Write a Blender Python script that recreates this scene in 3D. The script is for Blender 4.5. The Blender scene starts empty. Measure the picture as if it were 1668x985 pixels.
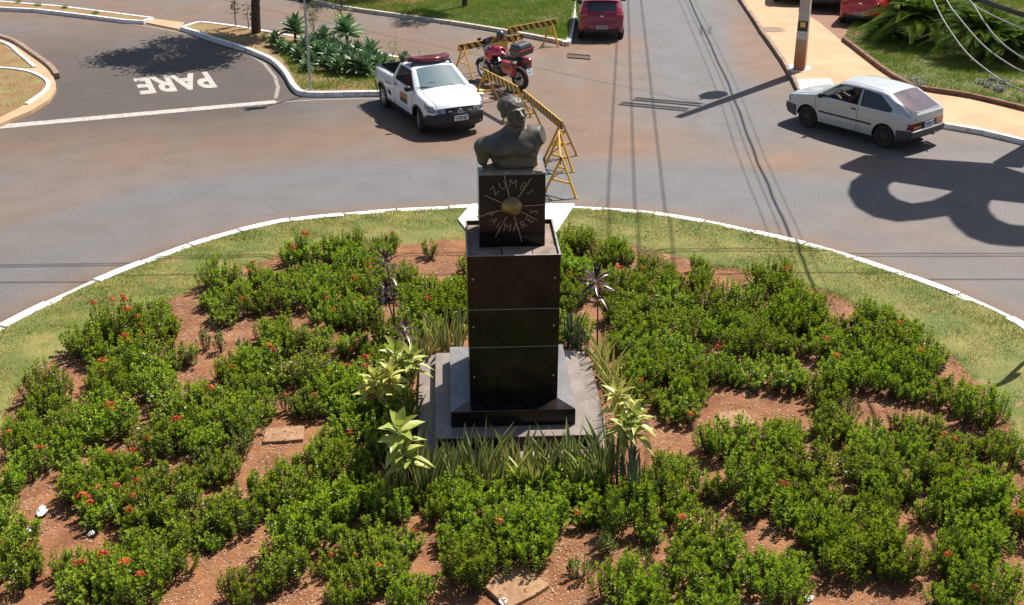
import bpy, bmesh, math, random
import numpy as np
from mathutils import Vector, Matrix, geometry, noise
R = math.radians
rnd = random.Random(7)
rng = np.random.default_rng(11)
scene = bpy.context.scene
C = scene.collection

# ---------------------------------------------------------------- camera, light, exposure
CAM_H, PITCH, FPX = 9.1, R(24.3), 2000.0
cam = bpy.data.cameras.new("camera")
cam.sensor_width = 36.0
cam.lens = FPX / 1668 * 36.0
cam.clip_end = 2000
cam_ob = bpy.data.objects.new("camera", cam)
cam_ob.location = (0, 0, CAM_H)
cam_ob.rotation_euler = (R(90) - PITCH, 0, 0)
C.objects.link(cam_ob)
scene.camera = cam_ob
SUN_AZ = R(-131.5)                      # direction the shadows fall, in the XY plane
SUN_EL = R(55)
SH = Vector((math.cos(SUN_AZ), math.sin(SUN_AZ), 0))   # horizontal shadow direction
TAN = math.tan(SUN_EL)
w = bpy.data.worlds.new("World")
scene.world = w
w.use_nodes = True
nt = w.node_tree
sky = nt.nodes.new("ShaderNodeTexSky")
sky.sky_type = 'NISHITA'
sky.sun_disc = False
sky.sun_elevation = SUN_EL
to_sun = -SH
sky.sun_rotation = math.atan2(to_sun.x, to_sun.y)
sky.air_density = 1.0
sky.dust_density = 1.5
bg = nt.nodes["Background"]
bg.inputs["Strength"].default_value = 0.068
nt.links.new(sky.outputs[0], bg.inputs[0])
sun = bpy.data.lights.new("sun", 'SUN')
sun.energy = 5.0
sun.angle = R(0.5)
sun.color = (1.0, 0.95, 0.88)
so = bpy.data.objects.new("sun", sun)
dirv = Vector((SH.x * math.cos(SUN_EL), SH.y * math.cos(SUN_EL), -math.sin(SUN_EL)))
so.rotation_euler = dirv.to_track_quat('-Z', 'Y').to_euler()
so.location = (20, 40, 40)
C.objects.link(so)
vs = scene.view_settings
vs.view_transform = 'Standard'
vs.look = 'None'
vs.exposure = 0.62
vs.gamma = 1.0

# ---------------------------------------------------------------- layout helpers
def at(u, v, z=0.0):
    """ground point (height z) that the photograph shows at pixel u, v of 1668 x 985"""
    dx = (u - 834) / FPX
    dy = (v - 492.5) / FPX
    den = math.sin(PITCH) + dy * math.cos(PITCH)
    k = (CAM_H - z) / den
    return Vector((k * dx, k * (math.cos(PITCH) - dy * math.sin(PITCH)), z))
def far(u, v, Y):
    """point at forward distance Y on the line of sight of a pixel"""
    dx = (u - 834) / FPX
    dy = (v - 492.5) / FPX
    k = Y / (math.cos(PITCH) - dy * math.sin(PITCH))
    return Vector((k * dx, Y, CAM_H - k * (math.sin(PITCH) + dy * math.cos(PITCH))))
def px(p):
    d = p[1] * math.cos(PITCH) + (CAM_H - p[2]) * math.sin(PITCH)
    yv = -p[1] * math.sin(PITCH) + (CAM_H - p[2]) * math.cos(PITCH)
    return 834 + FPX * p[0] / d, 492.5 + FPX * yv / d
def inside(p, poly):
    x, y = p[0], p[1]
    r = False
    n = len(poly)
    j = n - 1
    for i in range(n):
        xi, yi = poly[i][0], poly[i][1]
        xj, yj = poly[j][0], poly[j][1]
        if (yi > y) != (yj > y) and x < (xj - xi) * (y - yi) / (yj - yi) + xi:
            r = not r
        j = i
    return r

# ---------------------------------------------------------------- materials
def mat(name, col, rough=0.6, metal=0.0, var=0.0, scale=8.0, col2=None, bump=0.0, bscale=60.0, spec=0.5, coat=0.0,
        trans=0.0, lo=0.35, hi=0.65, rand=0.0, detail=5.0, speck=None, coords='Object', alpha=None):
    m = bpy.data.materials.new(name)
    m.use_nodes = True
    n = m.node_tree.nodes
    l = m.node_tree.links
    b = n["Principled BSDF"]
    b.inputs["Roughness"].default_value = rough
    b.inputs["Metallic"].default_value = metal
    b.inputs["Specular IOR Level"].default_value = spec
    b.inputs["Coat Weight"].default_value = coat
    c = (*col, 1)
    b.inputs["Base Color"].default_value = c
    tc = n.new("ShaderNodeTexCoord")
    src = None
    if var > 0 or col2:
        no = n.new("ShaderNodeTexNoise")
        no.inputs["Scale"].default_value = scale
        no.inputs["Detail"].default_value = detail
        no.inputs["Roughness"].default_value = 0.6
        l.new(tc.outputs[coords], no.inputs["Vector"])
        rp = n.new("ShaderNodeValToRGB")
        rp.color_ramp.elements[0].position = lo
        rp.color_ramp.elements[1].position = hi
        a = col if col2 else tuple(x * (1 - var) for x in col)
        d = col2 if col2 else tuple(min(1, x * (1 + var)) for x in col)
        rp.color_ramp.elements[0].color = (*a, 1)
        rp.color_ramp.elements[1].color = (*d, 1)
        l.new(no.outputs[0], rp.inputs[0])
        src = rp.outputs[0]
    if speck:
        sc, thr, scol = speck
        no2 = n.new("ShaderNodeTexNoise")
        no2.inputs["Scale"].default_value = sc
        no2.inputs["Detail"].default_value = 2
        l.new(tc.outputs[coords], no2.inputs["Vector"])
        mr = n.new("ShaderNodeMapRange")
        mr.inputs[1].default_value = thr
        mr.inputs[2].default_value = thr + 0.06
        l.new(no2.outputs[0], mr.inputs[0])
        mx = n.new("ShaderNodeMix")
        mx.data_type = 'RGBA'
        l.new(mr.outputs[0], mx.inputs[0])
        if src:
            l.new(src, mx.inputs[6])
        else:
            mx.inputs[6].default_value = c
        mx.inputs[7].default_value = (*scol, 1)
        src = mx.outputs[2]
    if rand > 0:
        oi = n.new("ShaderNodeObjectInfo")
        hs = n.new("ShaderNodeHueSaturation")
        mr = n.new("ShaderNodeMapRange")
        mr.inputs[3].default_value = 1 - rand
        mr.inputs[4].default_value = 1 + rand
        l.new(oi.outputs["Random"], mr.inputs[0])
        l.new(mr.outputs[0], hs.inputs["Value"])
        mr2 = n.new("ShaderNodeMapRange")
        mr2.inputs[3].default_value = 0.5 - rand * 0.06
        mr2.inputs[4].default_value = 0.5 + rand * 0.05
        l.new(oi.outputs["Random"], mr2.inputs[0])
        l.new(mr2.outputs[0], hs.inputs["Hue"])
        if src:
            l.new(src, hs.inputs["Color"])
        else:
            hs.inputs["Color"].default_value = c
        src = hs.outputs[0]
    if src:
        l.new(src, b.inputs["Base Color"])
    if bump > 0:
        nb = n.new("ShaderNodeTexNoise")
        nb.inputs["Scale"].default_value = bscale
        nb.inputs["Detail"].default_value = 4
        l.new(tc.outputs[coords], nb.inputs["Vector"])
        bp = n.new("ShaderNodeBump")
        bp.inputs["Strength"].default_value = bump
        bp.inputs["Distance"].default_value = 0.02
        l.new(nb.outputs[0], bp.inputs["Height"])
        l.new(bp.outputs[0], b.inputs["Normal"])
    out = n["Material Output"]
    if trans > 0:
        tr = n.new("ShaderNodeBsdfTranslucent")
        if src:
            l.new(src, tr.inputs[0])
        else:
            tr.inputs[0].default_value = c
        ms = n.new("ShaderNodeMixShader")
        ms.inputs[0].default_value = trans
        l.new(b.outputs[0], ms.inputs[1])
        l.new(tr.outputs[0], ms.inputs[2])
        l.new(ms.outputs[0], out.inputs[0])
    if alpha is not None:
        tp = n.new("ShaderNodeBsdfTransparent")
        tp.inputs[0].default_value = (*alpha[1], 1)
        ms = n.new("ShaderNodeMixShader")
        ms.inputs[0].default_value = alpha[0]
        l.new(b.outputs[0], ms.inputs[1])
        l.new(tp.outputs[0], ms.inputs[2])
        l.new(ms.outputs[0], out.inputs[0])
    return m

M = {}
M['white_paint'] = mat('white_paint', (.78, .76, .74), .7, var=.1, scale=3, bump=.2, bscale=30, speck=(7, .62, (.40, .32, .26)))
M['old_white'] = mat('old_white', (.62, .58, .53), .8, scale=5, col2=(.42, .36, .30), bump=.2, bscale=30)
M['road_white'] = mat('road_white', (.50, .46, .42), .8, scale=5, col2=(.33, .285, .25), lo=.4, hi=.7, speck=(17, .57, (.15, .125, .11)), detail=8)
M['road_worn'] = mat('road_worn', (.36, .31, .26), .85, scale=5, col2=(.20, .16, .135), lo=.3, hi=.7, speck=(16, .6, (.12, .10, .09)))
M['kerb_concrete'] = mat('kerb_concrete', (.34, .25, .19), .85, scale=4, col2=(.22, .13, .085), bump=.3, bscale=25)
M['kerb_brown'] = mat('kerb_brown', (.21, .11, .065), .9, scale=4, col2=(.13, .065, .04), bump=.3, bscale=25)
M['tan_concrete'] = mat('tan_concrete', (.52, .33, .19), .85, scale=.9, col2=(.44, .265, .145), bump=.15, bscale=40, speck=(5, .70, (.36, .20, .11)))
M['red_soil'] = mat('red_soil', (.165, .058, .019), .95, scale=2.6, col2=(.285, .122, .047), bump=1.0, bscale=26, detail=9, speck=(34, .62, (.38, .235, .15)))
M['dry_soil'] = mat('dry_soil', (.24, .115, .055), .95, scale=1.6, col2=(.24, .19, .07), bump=.5, bscale=22)
M['lawn_base'] = mat('lawn_base', (.07, .10, .018), .9, scale=1.5, col2=(.17, .12, .045), bump=.6, bscale=30)
M['verge_base'] = mat('verge_base', (.11, .14, .024), .9, scale=1.4, col2=(.23, .20, .055), bump=.6, bscale=30, speck=(3, .66, (.30, .17, .08)))
M['brick_paving'] = mat('brick_paving', (.27, .14, .085), .85, scale=6, col2=(.19, .095, .06), bump=.3, bscale=20)
def gran(name, dark, hi, rough):
    return mat(name, dark, rough, scale=3.5, col2=hi, lo=.4, hi=.75, spec=.26, speck=(130, .67, tuple(min(1, 2.2 * x + .012) for x in hi)))
M['black_granite'] = gran('black_granite', (.008, .0065, .006), (.032, .020, .014), .18)
M['grey_granite'] = gran('grey_granite', (.17, .165, .165), (.25, .24, .235), .32)
M['mid_granite'] = gran('mid_granite', (.20, .165, .145), (.29, .24, .205), .45)
M['tray_stone'] = mat('tray_stone', (.30, .22, .165), .8, scale=5, col2=(.15, .10, .075), bump=.3, bscale=30)
M['bronze'] = mat('bronze', (.070, .066, .054), .48, .18, scale=5, col2=(.135, .108, .070), bump=.22, bscale=26, lo=.42, hi=.74)
M['hair_bronze'] = M['bronze']
M['brass'] = mat('brass', (.34, .24, .10), .42, .85, scale=7, col2=(.15, .115, .06), bump=.1)
M['ray_metal'] = mat('ray_metal', (.33, .27, .20), .4, .7, var=.2, scale=8)
M['letter_metal'] = mat('letter_metal', (.30, .26, .20), .5, .5, var=.2, scale=8)
M['joint'] = mat('joint', (.27, .25, .235), .8, var=.3, scale=12)
M['yellow_steel'] = mat('yellow_steel', (.62, .33, .025), .45, scale=8, col2=(.48, .25, .03), lo=.45, hi=.8, speck=(24, .70, (.16, .08, .03)))
M['black_steel'] = mat('black_steel', (.015, .015, .015), .5)
M['white_car'] = mat('white_car', (.74, .76, .78), .28, coat=.6, var=.03, scale=2)
M['silver_car'] = mat('silver_car', (.52, .54, .53), .30, .28, coat=.5, var=.05, scale=3, speck=(9, .74, (.34, .31, .28)))
M['wine_car'] = mat('wine_car', (.26, .006, .028), .25, .25, coat=.9)
M['red_car'] = mat('red_car', (.48, .012, .014), .28, coat=.8)
M['grey_car'] = mat('grey_car', (.20, .20, .21), .3, .4, coat=.8)
M['black_plastic'] = mat('black_plastic', (.016, .016, .017), .5, var=.2, scale=10)
M['grey_plastic'] = mat('grey_plastic', (.06, .06, .062), .5, var=.2, scale=10)
M['rubber'] = mat('rubber', (.020, .019, .018), .85, scale=12, col2=(.045, .036, .030), bump=.2)
M['steel_rim'] = mat('steel_rim', (.055, .050, .046), .5, .5, scale=14, col2=(.10, .08, .065))
M['alloy'] = mat('alloy', (.62, .62, .62), .35, .6, var=.1)
M['chrome'] = mat('chrome', (.75, .75, .75), .15, 1.0)
M['dark_glass'] = mat('dark_glass', (.010, .011, .013), .04, spec=.8)
M['windscreen'] = mat('windscreen', (.13, .19, .205), .04, spec=1.0, coat=.5)  # base colour lightened to stand in for the bright sky reflection
M['tint_glass'] = mat('tint_glass', (.018, .014, .017), .04, spec=1.0)
M['rear_glass'] = mat('rear_glass', (.075, .055, .065), .05, spec=1.0, scale=1.6, col2=(.16, .10, .10), lo=.4, hi=.65, coat=.5)  # paler pinkish mottling in the colour imitates a reflection on the glass
M['clear_glass'] = mat('clear_glass', (.02, .02, .02), .03, spec=.6, alpha=(.86, (.82, .85, .85)))
M['lamp_red'] = mat('lamp_red', (.26, .012, .010), .15, coat=.6, var=.2, scale=16)
M['lamp_amber'] = mat('lamp_amber', (.62, .20, .03), .2, coat=.6, var=.15, scale=16)
M['lamp_clear'] = mat('lamp_clear', (.30, .32, .34), .08, .2, coat=.8, scale=10, col2=(.10, .11, .12))
M['plate_white'] = mat('plate_white', (.72, .73, .73), .5)
M['plate_grey'] = mat('plate_grey', (.42, .43, .43), .5)
M['plate_blue'] = mat('plate_blue', (.02, .09, .40), .5)
M['ink'] = mat('ink', (.012, .012, .014), .6)
M['interior'] = mat('interior', (.03, .028, .027), .8, var=.2)
M['seat_cloth'] = mat('seat_cloth', (.06, .055, .05), .9, var=.2)
M['red_cloth'] = mat('red_cloth', (.26, .02, .02), .9, var=.2)
M['beacon_red'] = mat('beacon_red', (.17, .006, .014), .12, coat=.9, var=.15, scale=9)
M['door_orange'] = mat('door_orange', (.55, .20, .05), .5)
M['door_green'] = mat('door_green', (.035, .07, .05), .5)
M['bike_red'] = mat('bike_red', (.36, .008, .05), .22, coat=.9)
M['pannier_red'] = mat('pannier_red', (.30, .014, .016), .35, coat=.5)
M['case_grey'] = mat('case_grey', (.055, .058, .058), .38, coat=.3)
M['engine'] = mat('engine', (.05, .05, .05), .45, .6, var=.3, scale=20)
M['helmet'] = mat('helmet', (.03, .025, .04), .2, coat=.8, scale=9, col2=(.14, .10, .16), lo=.55, hi=.62)
M['pole_concrete'] = mat('pole_concrete', (.43, .38, .34), .9, scale=2.5, col2=(.31, .26, .22), bump=.3, bscale=40)
M['pole_stain'] = mat('pole_stain', (.36, .19, .095), .9, scale=3, col2=(.40, .27, .17), bump=.3, bscale=40)
M['sticker_dark'] = mat('sticker_dark', (.03, .03, .035), .6, var=.3, scale=20)
M['sticker_yellow'] = mat('sticker_yellow', (.65, .42, .07), .6)
M['sticker_white'] = mat('sticker_white', (.5, .5, .48), .6, speck=(40, .55, (.05, .05, .05)))
M['galv'] = mat('galv', (.44, .44, .44), .5, .5, var=.15, scale=8)
M['cable'] = mat('cable', (.03, .03, .032), .6)
M['cable_light'] = mat('cable_light', (.42, .40, .37), .6)
M['bark'] = mat('bark', (.052, .032, .024), .95, scale=9, col2=(.11, .062, .045), bump=.6, bscale=25)
M['twig'] = mat('twig', (.13, .085, .05), .95, var=.3, scale=12)
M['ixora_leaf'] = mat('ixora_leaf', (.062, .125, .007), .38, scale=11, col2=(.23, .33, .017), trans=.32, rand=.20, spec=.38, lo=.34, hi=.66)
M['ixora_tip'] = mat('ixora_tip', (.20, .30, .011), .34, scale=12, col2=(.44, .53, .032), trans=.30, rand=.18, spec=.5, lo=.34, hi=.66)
M['ixora_pale'] = mat('ixora_pale', (.11, .17, .020), .42, scale=9, col2=(.24, .28, .045), trans=.22, rand=.18, spec=.5, lo=.35, hi=.68)
M['ixora_flower'] = mat('ixora_flower', (.72, .10, .025), .6, scale=18, col2=(.80, .22, .07), trans=.15, rand=.15)
M['ixora_red'] = mat('ixora_red', (.60, .025, .03), .6, scale=18, col2=(.72, .08, .06), trans=.15, rand=.15)
M['snake_green'] = mat('snake_green', (.07, .12, .035), .45, scale=14, col2=(.17, .21, .075), trans=.1, rand=.2)
M['snake_edge'] = mat('snake_edge', (.56, .52, .14), .5, var=.2, scale=6, trans=.15)
M['snake_plain'] = mat('snake_plain', (.05, .085, .045), .45, scale=20, col2=(.12, .16, .09), trans=.1, rand=.15)
M['dracaena'] = mat('dracaena', (.24, .32, .04), .42, scale=5, col2=(.52, .54, .12), trans=.3, rand=.1)
M['dracaena_pale'] = mat('dracaena_pale', (.38, .41, .06), .42, scale=5, col2=(.68, .63, .18), trans=.3, rand=.1)
M['dracaena_green'] = mat('dracaena_green', (.06, .13, .02), .4, scale=5, col2=(.16, .24, .04), trans=.3, rand=.1)
M['cordyline'] = mat('cordyline', (.045, .014, .020), .32, scale=6, col2=(.11, .035, .045), trans=.15, spec=.7)
M['agave_leaf'] = mat('agave_leaf', (.07, .155, .060), .42, scale=4, col2=(.23, .34, .15), trans=.1, rand=.25)
M['cycad_leaf'] = mat('cycad_leaf', (.05, .13, .012), .40, scale=3, col2=(.19, .29, .03), trans=.30, rand=.1, spec=.6)
M['silver_leaf'] = mat('silver_leaf', (.22, .26, .20), .6, scale=8, col2=(.42, .45, .38), trans=.1)
M['grass_blade'] = mat('grass_blade', (.13, .215, .018), .6, scale=1.3, col2=(.33, .32, .06), trans=.25, lo=.35, hi=.62)
M['lawn_blade'] = mat('lawn_blade', (.15, .27, .020), .6, scale=1.2, col2=(.28, .32, .05), trans=.25, lo=.4, hi=.7)
M['straw'] = mat('straw', (.16, .085, .045), .9, scale=37, col2=(.66, .50, .36), lo=.40, hi=.64)
M['tree_leaf'] = mat('tree_leaf', (.04, .09, .015), .5, scale=3, col2=(.09, .15, .03), trans=.2)
M['flagstone'] = mat('flagstone', (.25, .13, .06), .9, scale=6, col2=(.40, .24, .13), detail=9, speck=(11, .60, (.17, .07, .03)), bump=.4, bscale=16)
M['paper'] = mat('paper', (.75, .75, .76), .7)
M['skin'] = mat('skin', (.30, .155, .10), .55, var=.08, scale=6)
M['shirt'] = mat('shirt', (.16, .05, .05), .85, var=.1, scale=6)
M['hair'] = mat('hair', (.012, .010, .009), .7)
M['iron'] = mat('iron', (.035, .033, .032), .6, .5, scale=12, col2=(.08, .06, .045))
M['manhole'] = mat('manhole', (.27, .18, .12), .8, scale=10, col2=(.18, .12, .085))
M['gold_sign'] = mat('gold_sign', (.65, .40, .03), .4)
M['sign_red'] = mat('sign_red', (.45, .02, .02), .45)
def stripes(name, a, b, period, slant, axis='X'):
    m = mat(name, a, .5)
    n = m.node_tree.nodes
    l = m.node_tree.links
    tc = n.new("ShaderNodeTexCoord")
    sp = n.new("ShaderNodeSeparateXYZ")
    l.new(tc.outputs["Object"], sp.inputs[0])
    mul = n.new("ShaderNodeMath")
    mul.operation = 'MULTIPLY'
    mul.inputs[1].default_value = slant
    l.new(sp.outputs['Z'], mul.inputs[0])
    ad = n.new("ShaderNodeMath")
    ad.operation = 'ADD'
    l.new(sp.outputs[axis], ad.inputs[0])
    l.new(mul.outputs[0], ad.inputs[1])
    dv = n.new("ShaderNodeMath")
    dv.operation = 'DIVIDE'
    dv.inputs[1].default_value = period
    l.new(ad.outputs[0], dv.inputs[0])
    fr = n.new("ShaderNodeMath")
    fr.operation = 'FRACT'
    l.new(dv.outputs[0], fr.inputs[0])
    gt = n.new("ShaderNodeMath")
    gt.operation = 'GREATER_THAN'
    gt.inputs[1].default_value = .5
    l.new(fr.outputs[0], gt.inputs[0])
    no = n.new("ShaderNodeTexNoise")
    no.inputs["Scale"].default_value = 14
    l.new(tc.outputs["Object"], no.inputs["Vector"])
    mx = n.new("ShaderNodeMix")
    mx.data_type = 'RGBA'
    mx.inputs[6].default_value = (*a, 1)
    mx.inputs[7].default_value = (*b, 1)
    l.new(gt.outputs[0], mx.inputs[0])
    hs = n.new("ShaderNodeHueSaturation")
    mr = n.new("ShaderNodeMapRange")
    mr.inputs[1].default_value = .3
    mr.inputs[2].default_value = .7
    mr.inputs[3].default_value = .7
    mr.inputs[4].default_value = 1.25
    l.new(no.outputs[0], mr.inputs[0])
    l.new(mr.outputs[0], hs.inputs["Value"])
    l.new(mx.outputs[2], hs.inputs["Color"])
    l.new(hs.outputs[0], n["Principled BSDF"].inputs["Base Color"])
    return m
M['hazard'] = stripes('hazard', (.55, .36, .07), (.045, .028, .02), .26, .8)

# ---------------------------------------------------------------- mesh builder
class MB:
    def __init__(s):
        s.v = []
        s.f = []
        s.mi = []
        s.cur = 0
    def add(s, vs, fs):
        o = len(s.v)
        s.v.extend(tuple(p) for p in vs)
        for f in fs:
            s.f.append(tuple(i + o for i in f))
            s.mi.append(s.cur)
        return s
    def box(s, c, d, rot=None, taper=1.0):
        c = Vector(c)
        vs = []
        for z in (-.5, .5):
            k = taper if z > 0 else 1.0
            for x, y in ((-.5, -.5), (.5, -.5), (.5, .5), (-.5, .5)):
                p = Vector((x * d[0] * k, y * d[1] * k, z * d[2]))
                if rot is not None:
                    p = rot @ p
                vs.append(c + p)
        return s.add(vs, [(3, 2, 1, 0), (4, 5, 6, 7), (0, 1, 5, 4), (1, 2, 6, 5), (2, 3, 7, 6), (3, 0, 4, 7)])
    def bar(s, a, b, wd, ht, up=(0, 0, 1)):
        a, b = Vector(a), Vector(b)
        d = (b - a)
        L = d.length
        d.normalize()
        up = Vector(up)
        if abs(d.dot(up)) > .98:
            up = Vector((1, 0, 0))
        y = up.cross(d).normalized()
        z = d.cross(y)
        return s.box((a + b) / 2, (L, wd, ht), Matrix((d, y, z)).transposed())
    def tube(s, pts, r, n=8, cap=True):
        pts = [Vector(p) for p in pts]
        if not isinstance(r, (list, tuple)):
            r = [r] * len(pts)
        vs = []
        t = None
        prev = None
        for i, p in enumerate(pts):
            d = (pts[min(i + 1, len(pts) - 1)] - pts[max(i - 1, 0)]).normalized()
            if prev is None:
                up = Vector((0, 0, 1)) if abs(d.z) < .9 else Vector((1, 0, 0))
                x = d.cross(up).normalized()
            else:
                x = (prev - d * prev.dot(d)).normalized()
            y = d.cross(x)
            prev = x
            for k in range(n):
                a = 2 * math.pi * k / n
                vs.append(p + (x * math.cos(a) + y * math.sin(a)) * r[i])
        fs = []
        for i in range(len(pts) - 1):
            for k in range(n):
                k2 = (k + 1) % n
                fs.append((i * n + k, i * n + k2, (i + 1) * n + k2, (i + 1) * n + k))
        if cap:
            fs.append(tuple(range(n - 1, -1, -1)))
            fs.append(tuple((len(pts) - 1) * n + k for k in range(n)))
        return s.add(vs, fs)
    def lathe(s, prof, n=24, mtx=None, closed=False):
        """profile of (radius, height) about local z"""
        vs = []
        for r, z in prof:
            for k in range(n):
                a = 2 * math.pi * k / n
                p = Vector((r * math.cos(a), r * math.sin(a), z))
                vs.append(mtx @ p if mtx is not None else p)
        fs = []
        m = len(prof)
        for i in range(m if closed else m - 1):
            j = (i + 1) % m
            for k in range(n):
                k2 = (k + 1) % n
                fs.append((i * n + k, i * n + k2, j * n + k2, j * n + k))
        return s.add(vs, fs)
    def ball(s, c, r, n=14, m=9, mtx=None):
        c = Vector(c)
        if not isinstance(r, (tuple, list)):
            r = (r, r, r)
        vs = []
        for i in range(m + 1):
            th = math.pi * i / m
            for k in range(n):
                a = 2 * math.pi * k / n
                p = Vector((r[0] * math.sin(th) * math.cos(a), r[1] * math.sin(th) * math.sin(a), r[2] * math.cos(th)))
                if mtx is not None:
                    p = mtx @ p
                vs.append(c + p)
        fs = []
        for i in range(m):
            for k in range(n):
                k2 = (k + 1) % n
                fs.append((i * n + k, (i + 1) * n + k, (i + 1) * n + k2, i * n + k2))
        return s.add(vs, fs)
    def prism(s, poly, z0, z1, bottom=False):
        n = len(poly)
        area = sum(poly[i][0] * poly[(i + 1) % n][1] - poly[(i + 1) % n][0] * poly[i][1] for i in range(n))
        if area < 0:
            poly = list(reversed(poly))
        o = [Vector((p[0], p[1], z1)) for p in poly] + [Vector((p[0], p[1], z0)) for p in poly]
        tri = geometry.tessellate_polygon([[Vector((p[0], p[1], 0)) for p in poly]])
        fs = []
        for t in tri:
            a, b, c = (poly[i] for i in t)
            cr = (b[0] - a[0]) * (c[1] - a[1]) - (b[1] - a[1]) * (c[0] - a[0])
            t = tuple(t) if cr > 0 else tuple(reversed(t))
            fs.append(t)
            if bottom:
                fs.append(tuple(i + n for i in reversed(t)))
        for i in range(n):
            j = (i + 1) % n
            fs.append((i, i + n, j + n, j))
        return s.add(o, fs)
    def xf(s, mtx):
        s.v = [tuple(mtx @ Vector(p)) for p in s.v]
        return s
    def build(s, name, m=None, parent=None, smooth=False, angle=35, bevel=0.0, merge=False):
        me = bpy.data.meshes.new(name)
        me.from_pydata(s.v, [], s.f)
        ms = m if isinstance(m, (list, tuple)) else [m]
        for x in ms:
            me.materials.append(x)
        if len(ms) > 1:
            me.polygons.foreach_set('material_index', s.mi)
        if merge:
            bm = bmesh.new()
            bm.from_mesh(me)
            bmesh.ops.remove_doubles(bm, verts=bm.verts, dist=1e-4)
            bmesh.ops.recalc_face_normals(bm, faces=bm.faces)
            bm.to_mesh(me)
            bm.free()
        if smooth:
            me.shade_smooth()
            if angle < 180:
                me.set_sharp_from_angle(angle=R(angle))
        me.update()
        return link(me, name, parent, bevel)
def link(me, name, parent=None, bevel=0.0):
    o = bpy.data.objects.new(name, me)
    C.objects.link(o)
    if parent is not None:
        o.parent = parent
    if bevel > 0:
        b = o.modifiers.new('bevel', 'BEVEL')
        b.width = bevel
        b.segments = 2
        b.limit_method = 'ANGLE'
    return o
def tag(o, label=None, cat=None, group=None, kind=None):
    if label:
        o['label'] = label
    if cat:
        o['category'] = cat
    if group:
        o['group'] = group
    if kind:
        o['kind'] = kind
    return o
def thing(name, label, cat, loc=(0, 0, 0), rz=0.0, group=None):
    o = bpy.data.objects.new(name, None)
    o.empty_display_size = .2
    C.objects.link(o)
    o.location = loc
    o.rotation_euler = (0, 0, rz)
    return tag(o, label, cat, group)
def copy_tree(o, parent=None):
    c = o.copy()
    C.objects.link(c)
    if parent is not None:
        c.parent = parent
    for ch in list(o.children):
        copy_tree(ch, c)
    return c
def struct(o):
    o['kind'] = 'structure'
    return o
def text_geo(txt, size=1.0, extrude=0.0, bold=0.0, center=True):
    cu = bpy.data.curves.new('txt', 'FONT')
    cu.body = txt
    cu.size = size
    cu.extrude = extrude
    cu.offset = bold
    cu.resolution_u = 3
    if center:
        cu.align_x = 'CENTER'
        cu.align_y = 'CENTER'
    o = bpy.data.objects.new('txt', cu)
    C.objects.link(o)
    dg = bpy.context.evaluated_depsgraph_get()
    me = bpy.data.meshes.new_from_object(o.evaluated_get(dg))
    v = [Vector(p.co) for p in me.vertices]
    f = [tuple(p.vertices) for p in me.polygons]
    bpy.data.objects.remove(o)
    bpy.data.curves.remove(cu)
    bpy.data.meshes.remove(me)
    return v, f
def catmull(pts, k=6, closed=False):
    pts = [Vector(p) for p in pts]
    n = len(pts)
    out = []
    rg = n if closed else n - 1
    for i in range(rg):
        if closed:
            p0, p1, p2, p3 = (pts[(i + j) % n] for j in (-1, 0, 1, 2))
        else:
            p0, p1, p2, p3 = pts[max(i - 1, 0)], pts[i], pts[i + 1], pts[min(i + 2, n - 1)]
        for q in range(k):
            t = q / k
            out.append(.5 * ((2 * p1) + (p2 - p0) * t + (2 * p0 - 5 * p1 + 4 * p2 - p3) * t * t + (3 * p1 - p0 - 3 * p2 + p3) * t ** 3))
    if not closed:
        out.append(pts[-1])
    return out
def offset_line(pts, d):
    """shift a 2D polyline sideways (to the left of its direction) by d"""
    out = []
    n = len(pts)
    for i in range(n):
        a = pts[max(i - 1, 0)]
        b = pts[min(i + 1, n - 1)]
        t = Vector((b[0] - a[0], b[1] - a[1])).normalized()
        out.append(Vector((pts[i][0] - t.y * d, pts[i][1] + t.x * d, 0)))
    return out
def strip(mb, pts, wd, z0, z1, gap=0.0, seglen=0.0, jit=0.0):
    """kerb: a solid strip along a line; wd to the left of its direction; stones seglen long"""
    L = offset_line(pts, wd)
    if seglen <= 0:
        seglen = 1e9
    acc = 0
    start = 0
    n = len(pts)
    i = 0
    run = [0]
    def flush(run):
        if len(run) < 2:
            return
        dz = rnd.uniform(-jit, jit)
        a = [Vector((pts[k][0], pts[k][1])) for k in run]
        b = [Vector((L[k][0], L[k][1])) for k in run]
        if gap > 0:
            a[0] = a[0].lerp(a[1], min(.4, gap / max(.01, (a[1] - a[0]).length)))
            b[0] = b[0].lerp(b[1], min(.4, gap / max(.01, (b[1] - b[0]).length)))
        vs = []
        for p, q in zip(a, b):
            vs += [(p.x, p.y, z0), (p.x, p.y, z1 + dz), (q.x, q.y, z1 + dz), (q.x, q.y, z0)]
        fs = []
        m = len(a)
        for k in range(m - 1):
            for e in range(4):
                e2 = (e + 1) % 4
                fs.append((k * 4 + e, k * 4 + e2, (k + 1) * 4 + e2, (k + 1) * 4 + e))
        fs += [(0, 3, 2, 1), tuple((m - 1) * 4 + e for e in (0, 1, 2, 3))]
        mb.add(vs, fs)
    for i in range(1, n):
        run.append(i)
        acc += (Vector(pts[i][:2]) - Vector(pts[i - 1][:2])).length
        if acc >= seglen:
            flush(run)
            run = [i]
            acc = 0
    flush(run)
def resample(pts, step):
    out = [Vector(pts[0])]
    for a, b in zip(pts[:-1], pts[1:]):
        a, b = Vector(a), Vector(b)
        k = max(1, int((b - a).length / step))
        for q in range(1, k + 1):
            out.append(a.lerp(b, q / k))
    return out
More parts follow.
